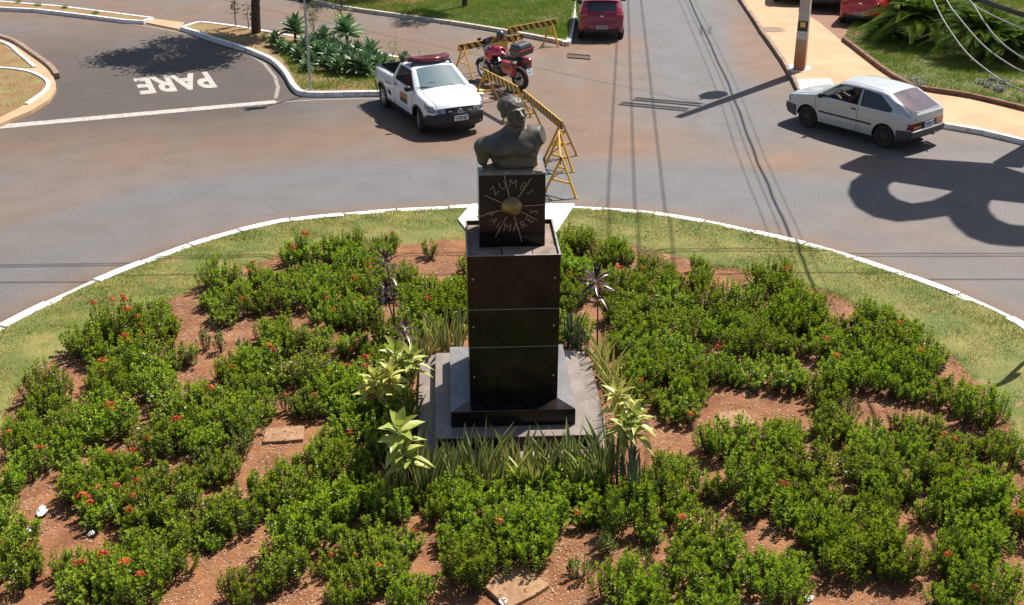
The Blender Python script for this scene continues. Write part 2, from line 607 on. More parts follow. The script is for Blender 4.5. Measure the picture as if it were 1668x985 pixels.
def blades(name, pts, hmin, hmax, wd, lean, m):
    """grass: one triangle per blade, built with arrays"""
    n = len(pts)
    P = np.asarray(pts, float)
    a = rng.uniform(0, 2 * np.pi, n)
    b = rng.uniform(0, 2 * np.pi, n)
    h = rng.uniform(hmin, hmax, n)
    ln = rng.uniform(0, lean, n) * h
    dx, dy = np.cos(a) * wd * .5, np.sin(a) * wd * .5
    V = np.empty((n, 3, 3))
    V[:, 0] = P + np.stack([dx, dy, 0 * dx], 1)
    V[:, 1] = P - np.stack([dx, dy, 0 * dx], 1)
    V[:, 2] = P + np.stack([np.cos(b) * ln, np.sin(b) * ln, h], 1)
    me = bpy.data.meshes.new(name)
    me.vertices.add(3 * n)
    me.vertices.foreach_set('co', V.ravel())
    me.loops.add(3 * n)
    me.loops.foreach_set('vertex_index', np.arange(3 * n))
    me.polygons.add(n)
    me.polygons.foreach_set('loop_start', np.arange(0, 3 * n, 3))
    me.materials.append(m)
    me.update(calc_edges=True)
    return link(me, name)

# ---------------------------------------------------------------- ground, roads, raised areas
ZK = 0.13
gm = MB()
gm.add([(-300, -120, -.012), (300, -120, -.012), (300, 500, -.012), (-300, 500, -.012)], [(0, 1, 2, 3)])
struct(gm.build('ground', M['dry_soil']))
kerb_px = [(0, 528), (110, 475), (230, 425), (330, 389), (450, 359), (560, 347), (725, 336), (940, 336), (1060, 344), (1225, 374), (1340, 401), (1450, 436), (1560, 475), (1668, 525)]
kp = [at(u, v, .1) for u, v in kerb_px]
IC = Vector((-.09, 15.95, 0))
ang = [(math.atan2(p.y - IC.y, p.x - IC.x)) for p in kp]
rad = [math.hypot(p.x - IC.x, p.y - IC.y) for p in kp]
def island_r(a):
    """radius of the island at a bearing from its centre (measured where seen, round elsewhere)"""
    a = (a + math.pi / 2) % (2 * math.pi) - math.pi / 2
    if a > ang[0]:
        t = min(1, (a - ang[0]) / .8)
        return rad[0] * (1 - t) + 9.2 * t
    if a < ang[-1]:
        t = min(1, (ang[-1] - a) / .8)
        return rad[-1] * (1 - t) + 9.2 * t
    return float(np.interp(a, ang[::-1], rad[::-1]))
# road: one sheet with its dust stored per vertex
def sm(a, b, x):
    t = min(1, max(0, (x - a) / (b - a)))
    return t * t * (3 - 2 * t)
blobs = [(1080, 40, 2.0, 12, -.5), (1150, 120, 2.2, 5, -.45), (560, 300, 9, 1.6, -.3), (1050, 290, 5, 1.6, -.3), (1180, 210, 1.6, 3.5, -.4), (200, 130, 9, 6, .25), (1000, 210, 4.2, 4.0, .55), (1160, 140, 3.0, 5, .35), (1250, 110, 1.2, 2.6, .9), (1225, 60, .9, 2.5, .9), (850, 130, 3.0, 4.0, .5), (930, 85, 2.0, 3.0, .55),
         (760, 150, 1.2, .9, .6), (600, 80, 9, 3.2, .55), (300, 20, 12, 4, .6), (330, 215, 6, 1.5, .45), (120, 240, 4, 2.0, .5), (560, 215, 4, 1.2, .55), (1280, 265, 1.2, .9, .55),
         (1330, 270, 1.8, 1.2, .35), (985, 70, 1.8, 1.2, .7), (1560, 215, 2.4, .8, .4), (1420, 390, 1.5, 1.2, .25), (1240, 30, 1.0, 6, .6), (60, 150, 2, 2, .4)]
bl = [(at(u, v), a, b, s) for u, v, a, b, s in blobs]
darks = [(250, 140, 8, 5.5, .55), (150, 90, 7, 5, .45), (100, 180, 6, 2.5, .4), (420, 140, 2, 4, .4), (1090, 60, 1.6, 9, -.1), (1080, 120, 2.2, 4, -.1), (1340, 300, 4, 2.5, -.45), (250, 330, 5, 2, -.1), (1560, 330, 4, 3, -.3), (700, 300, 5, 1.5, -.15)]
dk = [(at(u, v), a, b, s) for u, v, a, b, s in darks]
xs = np.concatenate([[-200, -120, -80, -50], np.arange(-36, 36.01, .25), [50, 80, 120, 200]])
ys = np.concatenate([[-60, -30], np.arange(0, 66.01, .25), [75, 90, 120, 180, 300]])
rv, rf, du, da = [], [], [], []
for y in ys:
    for x in xs:
        rv.append((x, y, 0))
        nz = noise.fractal(Vector((x * .35, y * .35, 3)), 1, 2, 4)
        nz2 = noise.noise(Vector((x * 1.6, y * 1.6, 7)))
        a = math.atan2(y - IC.y, x - IC.x)
        r = math.hypot(x - IC.x, y - IC.y)
        edge = r - island_r(a) if r < 25 else 20
        d = .19 + .10 * nz
        if edge < 8:
            d += .75 * (1 - sm(.05, 1.0 + .25 * nz2, edge))
            d += .36 * sm(3.2, 4.6, edge) * (1 - sm(5.2, 8, edge)) * (1 - .75 * sm(2, 8, x))
        for p, ra, rb, s in bl:
            q = ((x - p.x) / ra) ** 2 + ((y - p.y) / rb) ** 2
            if q < 6:
                d += s * math.exp(-q) * (1 + .9 * nz)
        k = .10 + .10 * nz + .05 * nz2
        if edge < 9:                       # worn wheel tracks follow the ring, and the road beyond
            trk = noise.noise(Vector((edge * 1.1, a * 2.2, 21))) + .5 * noise.noise(Vector((edge * 2.6, a * 4, 22)))
        else:
            trk = noise.noise(Vector((x * 1.1, y * .10, 23))) + .4 * noise.noise(Vector((x * 2.4, y * .2, 24)))
        k += .13 * trk
        d += .16 * trk
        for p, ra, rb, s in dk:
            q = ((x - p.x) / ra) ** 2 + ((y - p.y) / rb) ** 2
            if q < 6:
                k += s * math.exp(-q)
        if edge < 2:
            k += .35 * (1 - sm(0, .6 + .3 * nz2, edge))
        du.append(min(1, max(0, d)))
        da.append(min(1, max(0, k)))
nx = len(xs)
for j in range(len(ys) - 1):
    for i in range(nx - 1):
        rf.append((j * nx + i, j * nx + i + 1, (j + 1) * nx + i + 1, (j + 1) * nx + i))
am = mat('asphalt', (.1, .1, .1), .78, bump=.35, bscale=70, spec=.4)
n, l = am.node_tree.nodes, am.node_tree.links
def attr(nm):
    a = n.new("ShaderNodeAttribute")
    a.attribute_name = nm
    return a.outputs["Fac"]
def mixc(fac, a, b, mode='MIX'):
    m = n.new("ShaderNodeMix")
    m.data_type = 'RGBA'
    m.blend_type = mode
    for s, x in ((6, a), (7, b)):
        if isinstance(x, tuple):
            m.inputs[s].default_value = (*x, 1)
        else:
            l.new(x, m.inputs[s])
    if isinstance(fac, float):
        m.inputs[0].default_value = fac
    else:
        l.new(fac, m.inputs[0])
    return m.outputs[2]
def noi(scale, lo, hi, a, b, detail=4, stretch=None):
    no = n.new("ShaderNodeTexNoise")
    no.inputs["Scale"].default_value = scale
    no.inputs["Detail"].default_value = detail
    tc = n.new("ShaderNodeTexCoord")
    if stretch:
        mp = n.new("ShaderNodeMapping")
        mp.inputs["Scale"].default_value = stretch
        l.new(tc.outputs["Object"], mp.inputs[0])
        l.new(mp.outputs[0], no.inputs["Vector"])
    else:
        l.new(tc.outputs["Object"], no.inputs["Vector"])
    mr = n.new("ShaderNodeMapRange")
    for q, x in zip((1, 2, 3, 4), (lo, hi, a, b)):
        mr.inputs[q].default_value = x
    l.new(no.outputs[0], mr.inputs[0])
    return mr.outputs[0]
c1 = mixc(attr('dust'), (.135, .131, .130), (.192, .120, .079))
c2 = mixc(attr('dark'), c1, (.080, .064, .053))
cc = n.new("ShaderNodeCombineColor")
g = noi(30, .3, .7, .72, 1.28, 8)
for q in range(3):
    l.new(g, cc.inputs[q])
c3 = mixc(1.0, c2, cc.outputs[0], 'MULTIPLY')
cc2 = n.new("ShaderNodeCombineColor")
g2 = noi(1.1, .3, .7, .90, 1.09, 9)
for q in range(3):
    l.new(g2, cc2.inputs[q])
c4 = mixc(1.0, c3, cc2.outputs[0], 'MULTIPLY')
# oil drips and tar patches, pale grit
c5 = mixc(noi(5.5, .70, .78, 0, .45, 2), c4, (.03, .028, .027))
vo = n.new("ShaderNodeTexVoronoi")
vo.feature = 'DISTANCE_TO_EDGE'
vo.inputs["Scale"].default_value = .33
tcv = n.new("ShaderNodeTexCoord")
nzv = n.new("ShaderNodeTexNoise")
nzv.inputs["Scale"].default_value = 1.3
nzv.inputs["Detail"].default_value = 6
l.new(tcv.outputs["Object"], nzv.inputs["Vector"])
vadd = n.new("ShaderNodeVectorMath")
vadd.operation = 'MULTIPLY_ADD'
vadd.inputs[1].default_value = (1.1, 1.1, 0)
l.new(nzv.outputs["Color"], vadd.inputs[0])
l.new(tcv.outputs["Object"], vadd.inputs[2])
l.new(vadd.outputs[0], vo.inputs["Vector"])
crk = n.new("ShaderNodeMapRange")
for q_, x_ in zip((1, 2, 3, 4), (.002, .008, .5, 0)):
    crk.inputs[q_].default_value = x_
l.new(vo.outputs["Distance"], crk.inputs[0])
cm_ = n.new("ShaderNodeMath")
cm_.operation = 'MULTIPLY'
l.new(crk.outputs[0], cm_.inputs[0])
l.new(noi(.45, .56, .66, 0, 1, 3), cm_.inputs[1])
c5 = mixc(cm_.outputs[0], c5, (.035, .030, .027))
c6 = mixc(noi(34, .70, .76, 0, .5, 1), c5, (.26, .20, .15))
l.new(c6, n["Principled BSDF"].inputs["Base Color"])
me = bpy.data.meshes.new('road')
me.from_pydata(rv, [], rf)
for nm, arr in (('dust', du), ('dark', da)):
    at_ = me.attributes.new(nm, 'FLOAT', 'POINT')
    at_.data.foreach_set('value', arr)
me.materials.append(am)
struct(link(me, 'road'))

# ---- roundabout island: soil bed, grass verge, white kerb
def bed_r(a):
    return island_r(a) - 2.05 + .22 * sm(.3, .8, -math.cos(a)) + 1.5 * sm(.22, .62, -math.sin(a)) + .28 * noise.noise(Vector((math.cos(a) * 3, math.sin(a) * 3, 1))) + .12 * noise.noise(Vector((math.cos(a) * 14, math.sin(a) * 14, 5)))
N = 360
ring = [2 * math.pi * i / N for i in range(N)]
pol = lambda a, r, z=0: Vector((IC.x + math.cos(a) * r, IC.y + math.sin(a) * r, z))
# soil: a fine mound so the bed is not flat
vs, fs = [], []
KR = 40
def soil_z(x, y):
    r = math.hypot(x - IC.x, y - IC.y) / 8.0
    return .095 + .02 * max(0, 1 - r * r) + .035 * noise.noise(Vector((x * 1.3, y * 1.3, 0))) + .018 * noise.noise(Vector((x * 5, y * 5, 2)))
for k in range(KR + 1):
    for a in ring:
        p = pol(a, (bed_r(a) + .15) * k / KR)
        z = soil_z(p.x, p.y) if k < KR else .09
        vs.append((p.x, p.y, z))
for k in range(KR):
    for i in range(N):
        j = (i + 1) % N
        fs.append((k * N + i, (k + 1) * N + i, (k + 1) * N + j, k * N + j))
sb = MB().add(vs, fs).build('planting_bed_soil', M['red_soil'], smooth=True, angle=180)
struct(sb)
vs, fs = [], []
KV = 10
for k in range(KV + 1):
    for a in ring:
        r0, r1 = bed_r(a), island_r(a) - .12
        p = pol(a, r0 + (r1 - r0) * k / KV)
        z = .125 - .02 * k / KV + .018 * noise.noise(Vector((p.x * 1.7, p.y * 1.7, 0)))
        if k == 0:
            z = .07
        vs.append((p.x, p.y, z))
for k in range(KV):
    for i in range(N):
        j = (i + 1) % N
        fs.append((k * N + i, (k + 1) * N + i, (k + 1) * N + j, k * N + j))
struct(MB().add(vs, fs).build('island_verge', M['verge_base'], smooth=True, angle=180))
k = MB()
line = []
for i in range(721):
    a = math.pi * 2 * i / 720
    line.append(pol(a, island_r(a) + .012 * noise.noise(Vector((math.cos(a) * 9, math.sin(a) * 9, 0)))))
strip(k, line, .20, -.005, .118, gap=.03, seglen=1.1, jit=.014)
struct(k.build('island_kerb', M['white_paint'], bevel=.015))
gp = []
while len(gp) < 120000:
    a = rnd.uniform(-.35, math.pi + .35)
    r0, r1 = bed_r(a) - .12, island_r(a) - .11
    r = rnd.uniform(r0, r1)
    p = pol(a, r)
    dens = .55 + .75 * noise.noise(Vector((p.x * .8, p.y * .8, 4))) + .3 * noise.noise(Vector((p.x * 3, p.y * 3, 9))) + .5 * sm(0, .5, r - r0) - .3
    if rnd.random() < dens:
        gp.append((p.x, p.y, .105))
tag(blades('verge_grass', gp, .02, .055, .010, .8, M['grass_blade']), 'patchy yellow-green grass ringing the flower bed inside the white kerb', 'grass', kind='stuff')

# ---- raised areas
def P2(lst, z=ZK):
    return [at(u, v, z) for u, v in lst]
def raised(name, poly, m, z=ZK, flat=True):
    mb = MB().prism(poly, -.005, z)
    if flat:                               # the kerb round it closes the edge
        mb.f = [f for f in mb.f if len(f) == 3]
        mb.mi = [0] * len(mb.f)
    return struct(mb.build(name, m))
def dir_ext(a, b, d):
    t = (Vector(b) - Vector(a)).normalized()
    return Vector(b) + t * d
# right pavement
kr = P2([(1303, 152), (1288, 122), (1272, 95), (1258, 75), (1240, 50), (1222, 22), (1207, 0)])
kr2 = P2([(1303, 152), (1318, 163), (1345, 172), (1400, 181), (1536, 201), (1600, 212), (1668, 228)])
far_up = dir_ext(kr[2], kr[-1], 45)
far_rt = dir_ext(kr2[-3], kr2[-1], 30)
inner = P2([(1370, 66), (1385, 77), (1404, 92), (1440, 119), (1475, 139), (1510, 149), (1580, 160), (1668, 181)])
in_rt = dir_ext(inner[-2], inner[-1], 30)
up1 = P2([(1337, 38), (1321, 27)])
in_up = dir_ext(inner[0], up1[-1], 0)
in_up2 = in_up + (far_up - kr[-1]).normalized() * 48
walk = [far_up] + kr[::-1][0:6] + kr2 + [far_rt, in_rt] + inner[::-1] + up1 + [in_up2]
raised('pavement', walk, M['tan_concrete'])
k = MB()
strip(k, resample(kr[::-1], .5), .13, -.005, ZK + .006, gap=.02, seglen=1.0, jit=.008)
strip(k, resample([far_up, kr[-1]], 1), .13, -.005, ZK + .006, gap=.02, seglen=1.0)
struct(k.build('pavement_kerb', M['kerb_concrete'], bevel=.012))
k = MB()
strip(k, resample(catmull(kr2, 4) + [far_rt], .5), .14, -.005, ZK + .008, gap=.02, seglen=1.0, jit=.006)
struct(k.build('corner_kerb', M['white_paint'], bevel=.012))
# white wheelchair ramp, sloping towards the kerb
rp = P2([(1305, 152), (1299, 129), (1352, 128), (1388, 174)], ZK + .012)
struct(MB().prism(rp, ZK - .05, ZK + .014).build('kerb_ramp', M['white_paint']))
struct(MB().prism(P2([(1288, 117), (1284, 105), (1318, 108), (1322, 113), (1305, 118)], ZK), ZK - .05, ZK + .02).build('pole_apron', M['white_paint']))
# paved parking bay
bay = [in_up2] + up1[::-1] + [inner[0], inner[0] + Vector((3.2, 2.2, 0)), Vector((20, 47, 0)), Vector((40, 60, 0)), Vector((40, 95, 0))]
pv = raised('parking_bay', bay, M['brick_paving'], ZK - .012)
lw = [inner[0]] + inner[1:] + [in_rt, Vector((46, 40, 0)), Vector((40, 60, 0)), Vector((20, 47, 0)), inner[0] + Vector((3.2, 2.2, 0))]
raised('right_lawn', lw, M['lawn_base'], ZK + .05)
k = MB()
strip(k, resample(catmull(inner, 4) + [in_rt], .5), .14, ZK - .02, ZK + .13, gap=.02, seglen=1.0, jit=.008)
struct(k.build('lawn_edging', M['kerb_brown'], bevel=.015))
# middle lawn behind the second road
lk = P2([(430, -12), (500, -1), (560, 10), (640, 22), (730, 34), (830, 50), (905, 64), (922, 69), (930, 66), (934, 50), (939, 20), (944, 0)])
lk_up = dir_ext(lk[-3], lk[-1], 40)
raised('middle_lawn', lk + [lk_up, Vector((-40, 92, 0)), lk[0] + Vector((-30, 6, 0))], M['lawn_base'])
k = MB()
strip(k, resample(catmull(lk[:8], 4), .5), .14, -.005, ZK + .01, gap=.02, seglen=1.0, jit=.006)
struct(k.build('middle_kerb', M['old_white'], bevel=.012))
k = MB()
strip(k, resample(lk[7:] + [lk_up], .5), .16, -.005, ZK + .012, gap=.02, seglen=1.0, jit=.006)
struct(k.build('roadside_kerb', M['white_paint'], bevel=.012))
struct(MB().prism([at(u, v, ZK) for u, v in [(640, 17), (600, 9), (560, 3), (520, -8), (700, -8), (690, 2), (650, 10)]], ZK - .05, ZK + .006).build('bare_soil_path', M['red_soil']))
# agave median
mf = P2([(293, 44), (318, 52), (340, 60), (400, 79), (440, 96), (462, 118), (474, 138), (490, 149), (530, 151), (612, 150), (700, 152), (765, 156), (779, 152)])
mb_ = P2([(779, 152), (772, 140), (740, 126), (700, 110), (660, 95), (590, 80), (500, 62), (412, 46), (355, 38), (322, 36)])
raised('median', mf + mb_[1:], M['dry_soil'])
k = MB()
strip(k, resample(catmull(mf + mb_ + [mf[0]], 5), .35), .14, -.005, ZK + .02, gap=.015, seglen=1.0, jit=.006)
struct(k.build('median_kerb', M['white_paint'], bevel=.015))
# narrow separator with a weedy joint
sp1 = P2([(-60, 3), (0, 12), (60, 15), (120, 22), (200, 32), (233, 34), (250, 28)])
sp2 = P2([(250, 28), (180, 19), (100, 9), (0, 1), (-60, -6)])
raised('separator', sp1 + sp2[1:], M['dry_soil'], ZK - .01)
k = MB()
strip(k, resample(sp1 + sp2[1:], .4), .13, -.005, ZK + .01, gap=.015, seglen=1.0)
struct(k.build('separator_kerb', M['white_paint'], bevel=.012))
struct(MB().prism(P2([(236, 36), (250, 30), (300, 36), (292, 47)], .04), -.005, .04).build('separator_gap', M['tan_concrete']))
# left traffic island
lo_ = P2([(-80, 33), (0, 57), (30, 68), (60, 88), (85, 106), (97, 121)])
li = P2([(97, 121), (86, 122), (90, 132), (91, 142), (80, 160), (50, 178), (0, 199), (-120, 240)])
raised('left_pavement', lo_ + li[1:] + [at(-200, 200)], M['tan_concrete'], .10, False)
k = MB()
strip(k, resample(catmull(lo_, 5), .3), -.16, -.005, .19, gap=.01, seglen=1.0)
struct(k.build('left_kerb', M['kerb_concrete'], bevel=.015))
b1 = P2([(-80, 52), (0, 69), (28, 88), (53, 110), (20, 111), (-80, 108)], .105)
b2 = P2([(-80, 110), (0, 112), (42, 117), (68, 128), (75, 138), (68, 150), (40, 170), (0, 190), (-100, 225)], .105)
raised('left_bed', b1, M['dry_soil'], .112)
raised('left_bed_lower', b2, M['dry_soil'], .112)
k = MB()
strip(k, resample(catmull(b1[:4], 4), .3), .11, .05, .15, gap=.01, seglen=1.0)
strip(k, resample(catmull(b2[:7], 4), .3), .11, .05, .15, gap=.01, seglen=1.0)
struct(k.build('left_bed_kerb', M['white_paint'], bevel=.012))

# ---- painted markings
mk = MB()
def paint(mb, line_px, wa, wb, z=.004):
    pts = [at(u, v) for u, v in line_px]
    pts = resample(pts, .5)
    n_ = len(pts)
    a = offset_line(pts, .5)
    vs = []
    for i, (p, q) in enumerate(zip(pts, a)):
        w_ = wa + (wb - wa) * i / (n_ - 1)
        d = (q - p) * w_
        vs += [(p.x - d.x, p.y - d.y, z), (p.x + d.x, p.y + d.y, z)]
    mb.add(vs, [(2 * i, 2 * i + 2, 2 * i + 3, 2 * i + 1) for i in range(n_ - 1)])
paint(mk, [(-80, 213), (0, 206), (150, 192.5), (300, 179), (450, 165.5)], .42, .36)
struct(mk.build('stop_line', M['road_white']))
mk = MB()
paint(mk, [(-60, 8), (0, 15), (120, 27), (235, 42), (300, 54), (350, 67), (400, 85), (430, 103), (448, 125), (453, 142), (449, 160)], .11, .11)
paint(mk, [(452, 166), (530, 162), (612, 160), (700, 163), (776, 165), (800, 158)], .10, .10)
paint(mk, [(763, 136), (800, 150), (850, 164), (880, 171)], .10, .10)
paint(mk, [(570, 17), (640, 29), (730, 41), (830, 58)], .09, .09)
struct(mk.build('edge_line', M['road_worn']))
tv, tf = text_geo('PARE', 1.0, bold=.035)
x0, x1 = min(v.x for v in tv), max(v.x for v in tv)
y0, y1 = min(v.y for v in tv), max(v.y for v in tv)
q00, q10, q01, q11 = at(337, 116.5), at(217, 128), at(355, 142), at(229, 154)
pm = MB()
vs = []
for v in tv:
    s_, t_ = (v.x - x0) / (x1 - x0), (v.y - y0) / (y1 - y0)
    p = (q00.lerp(q10, s_)).lerp(q01.lerp(q11, s_), t_)
    vs.append((p.x, p.y, .004))
area = sum(vs[tf[0][i]][0] * vs[tf[0][(i + 1) % len(tf[0])]][1] - vs[tf[0][(i + 1) % len(tf[0])]][0] * vs[tf[0][i]][1] for i in range(len(tf[0])))
pm.add(vs, tf if area > 0 else [tuple(reversed(f)) for f in tf])
struct(pm.build('painted_word', M['road_white']))
mh = MB()
p = at(1258, 48, ZK)
mh.lathe([(0, ZK + .006), (.36, ZK + .006), (.36, ZK - .02)], 28, Matrix.Translation((p.x, p.y, 0)))
mh.lathe([(.40, ZK + .004), (.44, ZK + .004)], 28, Matrix.Translation((p.x, p.y, 0)))
tag(mh.build('manhole_cover', M['manhole']), 'round brown manhole cover set in the tan pavement', 'manhole cover')
dg = MB()
a_, b_, c_, d_ = at(925, 88), at(961, 91), at(961, 97), at(925, 94)
for i in range(9):
    t = i / 8
    dg.bar((a_.lerp(b_, t)) + Vector((0, 0, .012)), (d_.lerp(c_, t)) + Vector((0, 0, .012)), .035, .02)
dg.bar(a_ + Vector((0, 0, .014)), b_ + Vector((0, 0, .014)), .05, .03)
dg.bar(d_ + Vector((0, 0, .014)), c_ + Vector((0, 0, .014)), .05, .03)
tag(dg.build('drain_grate', M['iron']), 'dark iron drain grate in the road near the red hatchback', 'drain grate')

# ---------------------------------------------------------------- implicit bodies (bust, driver)
def sm_min(a, b, k):
    h = np.clip(.5 + .5 * (b - a) / k, 0, 1)
    return b * (1 - h) + a * h - k * h * (1 - h)
class SDF:
    def __init__(s, lo, hi, step):
        s.lo, s.step = np.array(lo, float), step
        s.n = np.ceil((np.array(hi) - s.lo) / step).astype(int) + 1
        ax = [s.lo[i] + step * np.arange(s.n[i]) for i in range(3)]
        s.X = np.stack(np.meshgrid(*ax, indexing='ij'), -1)
        s.d = np.full(s.n, 9.0)
    def ell(s, c, r, mtx=None):
        q = s.X - np.array(c)
        if mtx is not None:
            q = q @ np.array(mtx)           # into the local frame
        r = np.array(r, float)
        k0 = np.linalg.norm(q / r, axis=-1)
        k1 = np.linalg.norm(q / r ** 2, axis=-1) + 1e-9
        return k0 * (k0 - 1) / k1
    def cap(s, a, b, ra, rb):
        a, b = np.array(a, float), np.array(b, float)
        ab = b - a
        t = np.clip(((s.X - a) @ ab) / (ab @ ab), 0, 1)
        return np.linalg.norm(s.X - a - t[..., None] * ab, axis=-1) - (ra + (rb - ra) * t)
    def add(s, d, k=.03):
        s.d = sm_min(s.d, d, k)
        return s
    def cut(s, d, k=.02):
        s.d = -sm_min(-s.d, d, k)
        return s
    def mesh(s):
        """naive surface nets"""
        d, n = s.d, s.n
        neg = d < 0
        cn = n - 1
        cnt = np.zeros(cn)
        acc = np.zeros((*cn, 3))
        idx = np.stack(np.meshgrid(*[np.arange(q) for q in cn], indexing='ij'), -1).astype(float)
        offs = [(i, j, k) for i in (0, 1) for j in (0, 1) for k in (0, 1)]
        sl = lambda o: tuple(slice(o[i], o[i] + cn[i]) for i in range(3))
        for a in offs:
            for ax in range(3):
                if a[ax]:
                    continue
                b = list(a)
                b[ax] = 1
                da, db = d[sl(a)], d[sl(b)]
                cr = (da < 0) != (db < 0)
                t = np.where(cr, da / np.where(cr, da - db, 1), 0)
                for q in range(3):
                    acc[..., q] += np.where(cr, a[q] + (t if q == ax else 0), 0)
                cnt += cr
        use = cnt > 0
        ids = np.full(cn, -1)
        ids[use] = np.arange(use.sum())
        V = (idx[use] + acc[use] / cnt[use][:, None]) * s.step + s.lo
        F = []
        for ax in range(3):
            u_, v_ = (ax + 1) % 3, (ax + 2) % 3
            lo_s = [slice(0, None)] * 3
            A = np.take(neg, range(0, n[ax] - 1), axis=ax)
            B = np.take(neg, range(1, n[ax]), axis=ax)
            cr = np.argwhere(A != B)
            for c in cr:
                if c[u_] == 0 or c[v_] == 0 or c[u_] >= cn[u_] or c[v_] >= cn[v_]:
                    continue
                q = []
                for du_, dv_ in ((0, 0), (-1, 0), (-1, -1), (0, -1)):
                    e = c.copy()
                    e[u_] += du_
                    e[v_] += dv_
                    q.append(int(ids[tuple(e)]))
                F.append(tuple(q) if A[tuple(c)] else tuple(reversed(q)))
        return V, F
def rotz(a):
    c, s_ = math.cos(a), math.sin(a)
    return np.array([[c, -s_, 0], [s_, c, 0], [0, 0, 1.]])
def head_parts(S, org, R3, sc, hair=True, strong=True):
    """head: local x right, y towards the face, z up; chin at z 0, crown at z .43 (times sc)"""
    def pt(p):
        return np.array(org) + R3 @ (np.array(p, float) * sc)
    def E(c, r, k=.03, cutit=False):
        e = S.ell(pt(c), np.array(r) * sc, R3)
        (S.cut if cutit else S.add)(e, k * sc)
    def K(a, b, ra, rb, k=.02, cutit=False):
        e = S.cap(pt(a), pt(b), ra * sc, rb * sc)
        (S.cut if cutit else S.add)(e, k * sc)
    E((0, -.02, .25), (.142, .178, .168), .04)
    E((0, .055, .15), (.118, .112, .150), .05)
    E((0, .080, .055), (.088, .082, .062), .05)
    E((0, .118, .026), (.042, .036, .030), .04)
    for q in (-1, 1):
        E((q * .088, .098, .150), (.042, .042, .042), .04)
        E((q * .052, .186, .190), (.040, .038, .026), .016, True)
        E((q * .052, .146, .187), (.026, .023, .016), .006)
        K((q * .028, .163, .224), (q * .092, .138, .220), .018, .014, .024)
        E((q * .034, .182, .132), (.022, .024, .019), .012)
        E((q * .146, -.005, .175), (.018, .042, .058), .015)
    K((0, .165, .215), (0, .214, .140), .016, .030, .014)
    K((-.038, .166, .092), (.038, .166, .092), .016, .016, .014)
    K((0, .178, .090), (0, .180, .092), .016, .016, .014)
    K((-.033, .164, .065), (.033, .164, .065), .018, .018, .014)
    K((-.044, .190, .078), (.044, .190, .078), .004, .004, .008, True)
    if hair:
        h = S.ell(pt((0, -.035, .275)), np.array((.162, .188, .170)) * sc, R3)
        loc = (S.X - np.array(org)) @ R3 / sc
        front = np.maximum(-(loc[..., 2] - .306 + 1.1 * np.maximum(0, -(loc[..., 1] - .045))), -(loc[..., 2] - .10)) * sc
        h = np.maximum(h, front)
        fq = 75 / sc * .42
        h = h - .0038 * sc / .42 * (np.sin(S.X[..., 0] * fq * 1.7 + 2 * np.sin(S.X[..., 2] * 40)) * np.sin(S.X[..., 1] * fq * 1.6) * np.sin(S.X[..., 2] * fq * 1.8 + 1))
        S.add(h, .012 * sc)

# ---------------------------------------------------------------- monument
MY = 3.0
mon_c = Vector((-.01, 16.1, 0))
mon = thing('monument', 'tall black granite monument topped by a bronze bust, standing on steps amid the shrubs', 'monument', (mon_c.x, mon_c.y, 0), R(MY))
def loc_m(u, v, z):
    p = at(u, v, z) - mon_c
    p.z = z
    return Matrix.Rotation(-R(MY), 4, 'Z') @ p
def box6(mb, x0, x1, y0, y1, z0, z1):
    return mb.box(((x0 + x1) / 2, (y0 + y1) / 2, (z0 + z1) / 2), (x1 - x0, y1 - y0, z1 - z0))
Z1, Z2, Z3 = .20, .38, .63
fy3 = loc_m(836, 668, Z3).y
fy2 = loc_m(836, 711, Z2).y
fy1 = loc_m(836, 747, Z1).y
xl3, xr3 = loc_m(734, 668, Z3).x, loc_m(938, 667, Z3).x
xl2, xr2 = loc_m(708, 713, Z2).x, loc_m(970, 709, Z2).x
by3 = -fy3 + .02
by2 = -fy2 + .02
by1 = -fy1 + .02
xr1 = loc_m(1000, 745, Z1).x
xl1 = loc_m(680, 690, Z1).x
print('monument', fy1, fy2, fy3, xl1, xr1, xl2, xr2, xl3, xr3)
m_ = MB()
box6(m_, xl1, xr1, fy1, by1, -.02, Z1)
m_.build('step', M['mid_granite'], mon, bevel=.008)
m_ = MB()
box6(m_, xl2, xr2, fy2, by2, Z1, Z2)
m_.build('step', M['mid_granite'], mon, bevel=.008)
m_ = MB()
box6(m_, xl3, xr3, fy3, by3, Z2, Z3 - .0)
m_.build('step', M['grey_granite'], mon, bevel=.006)
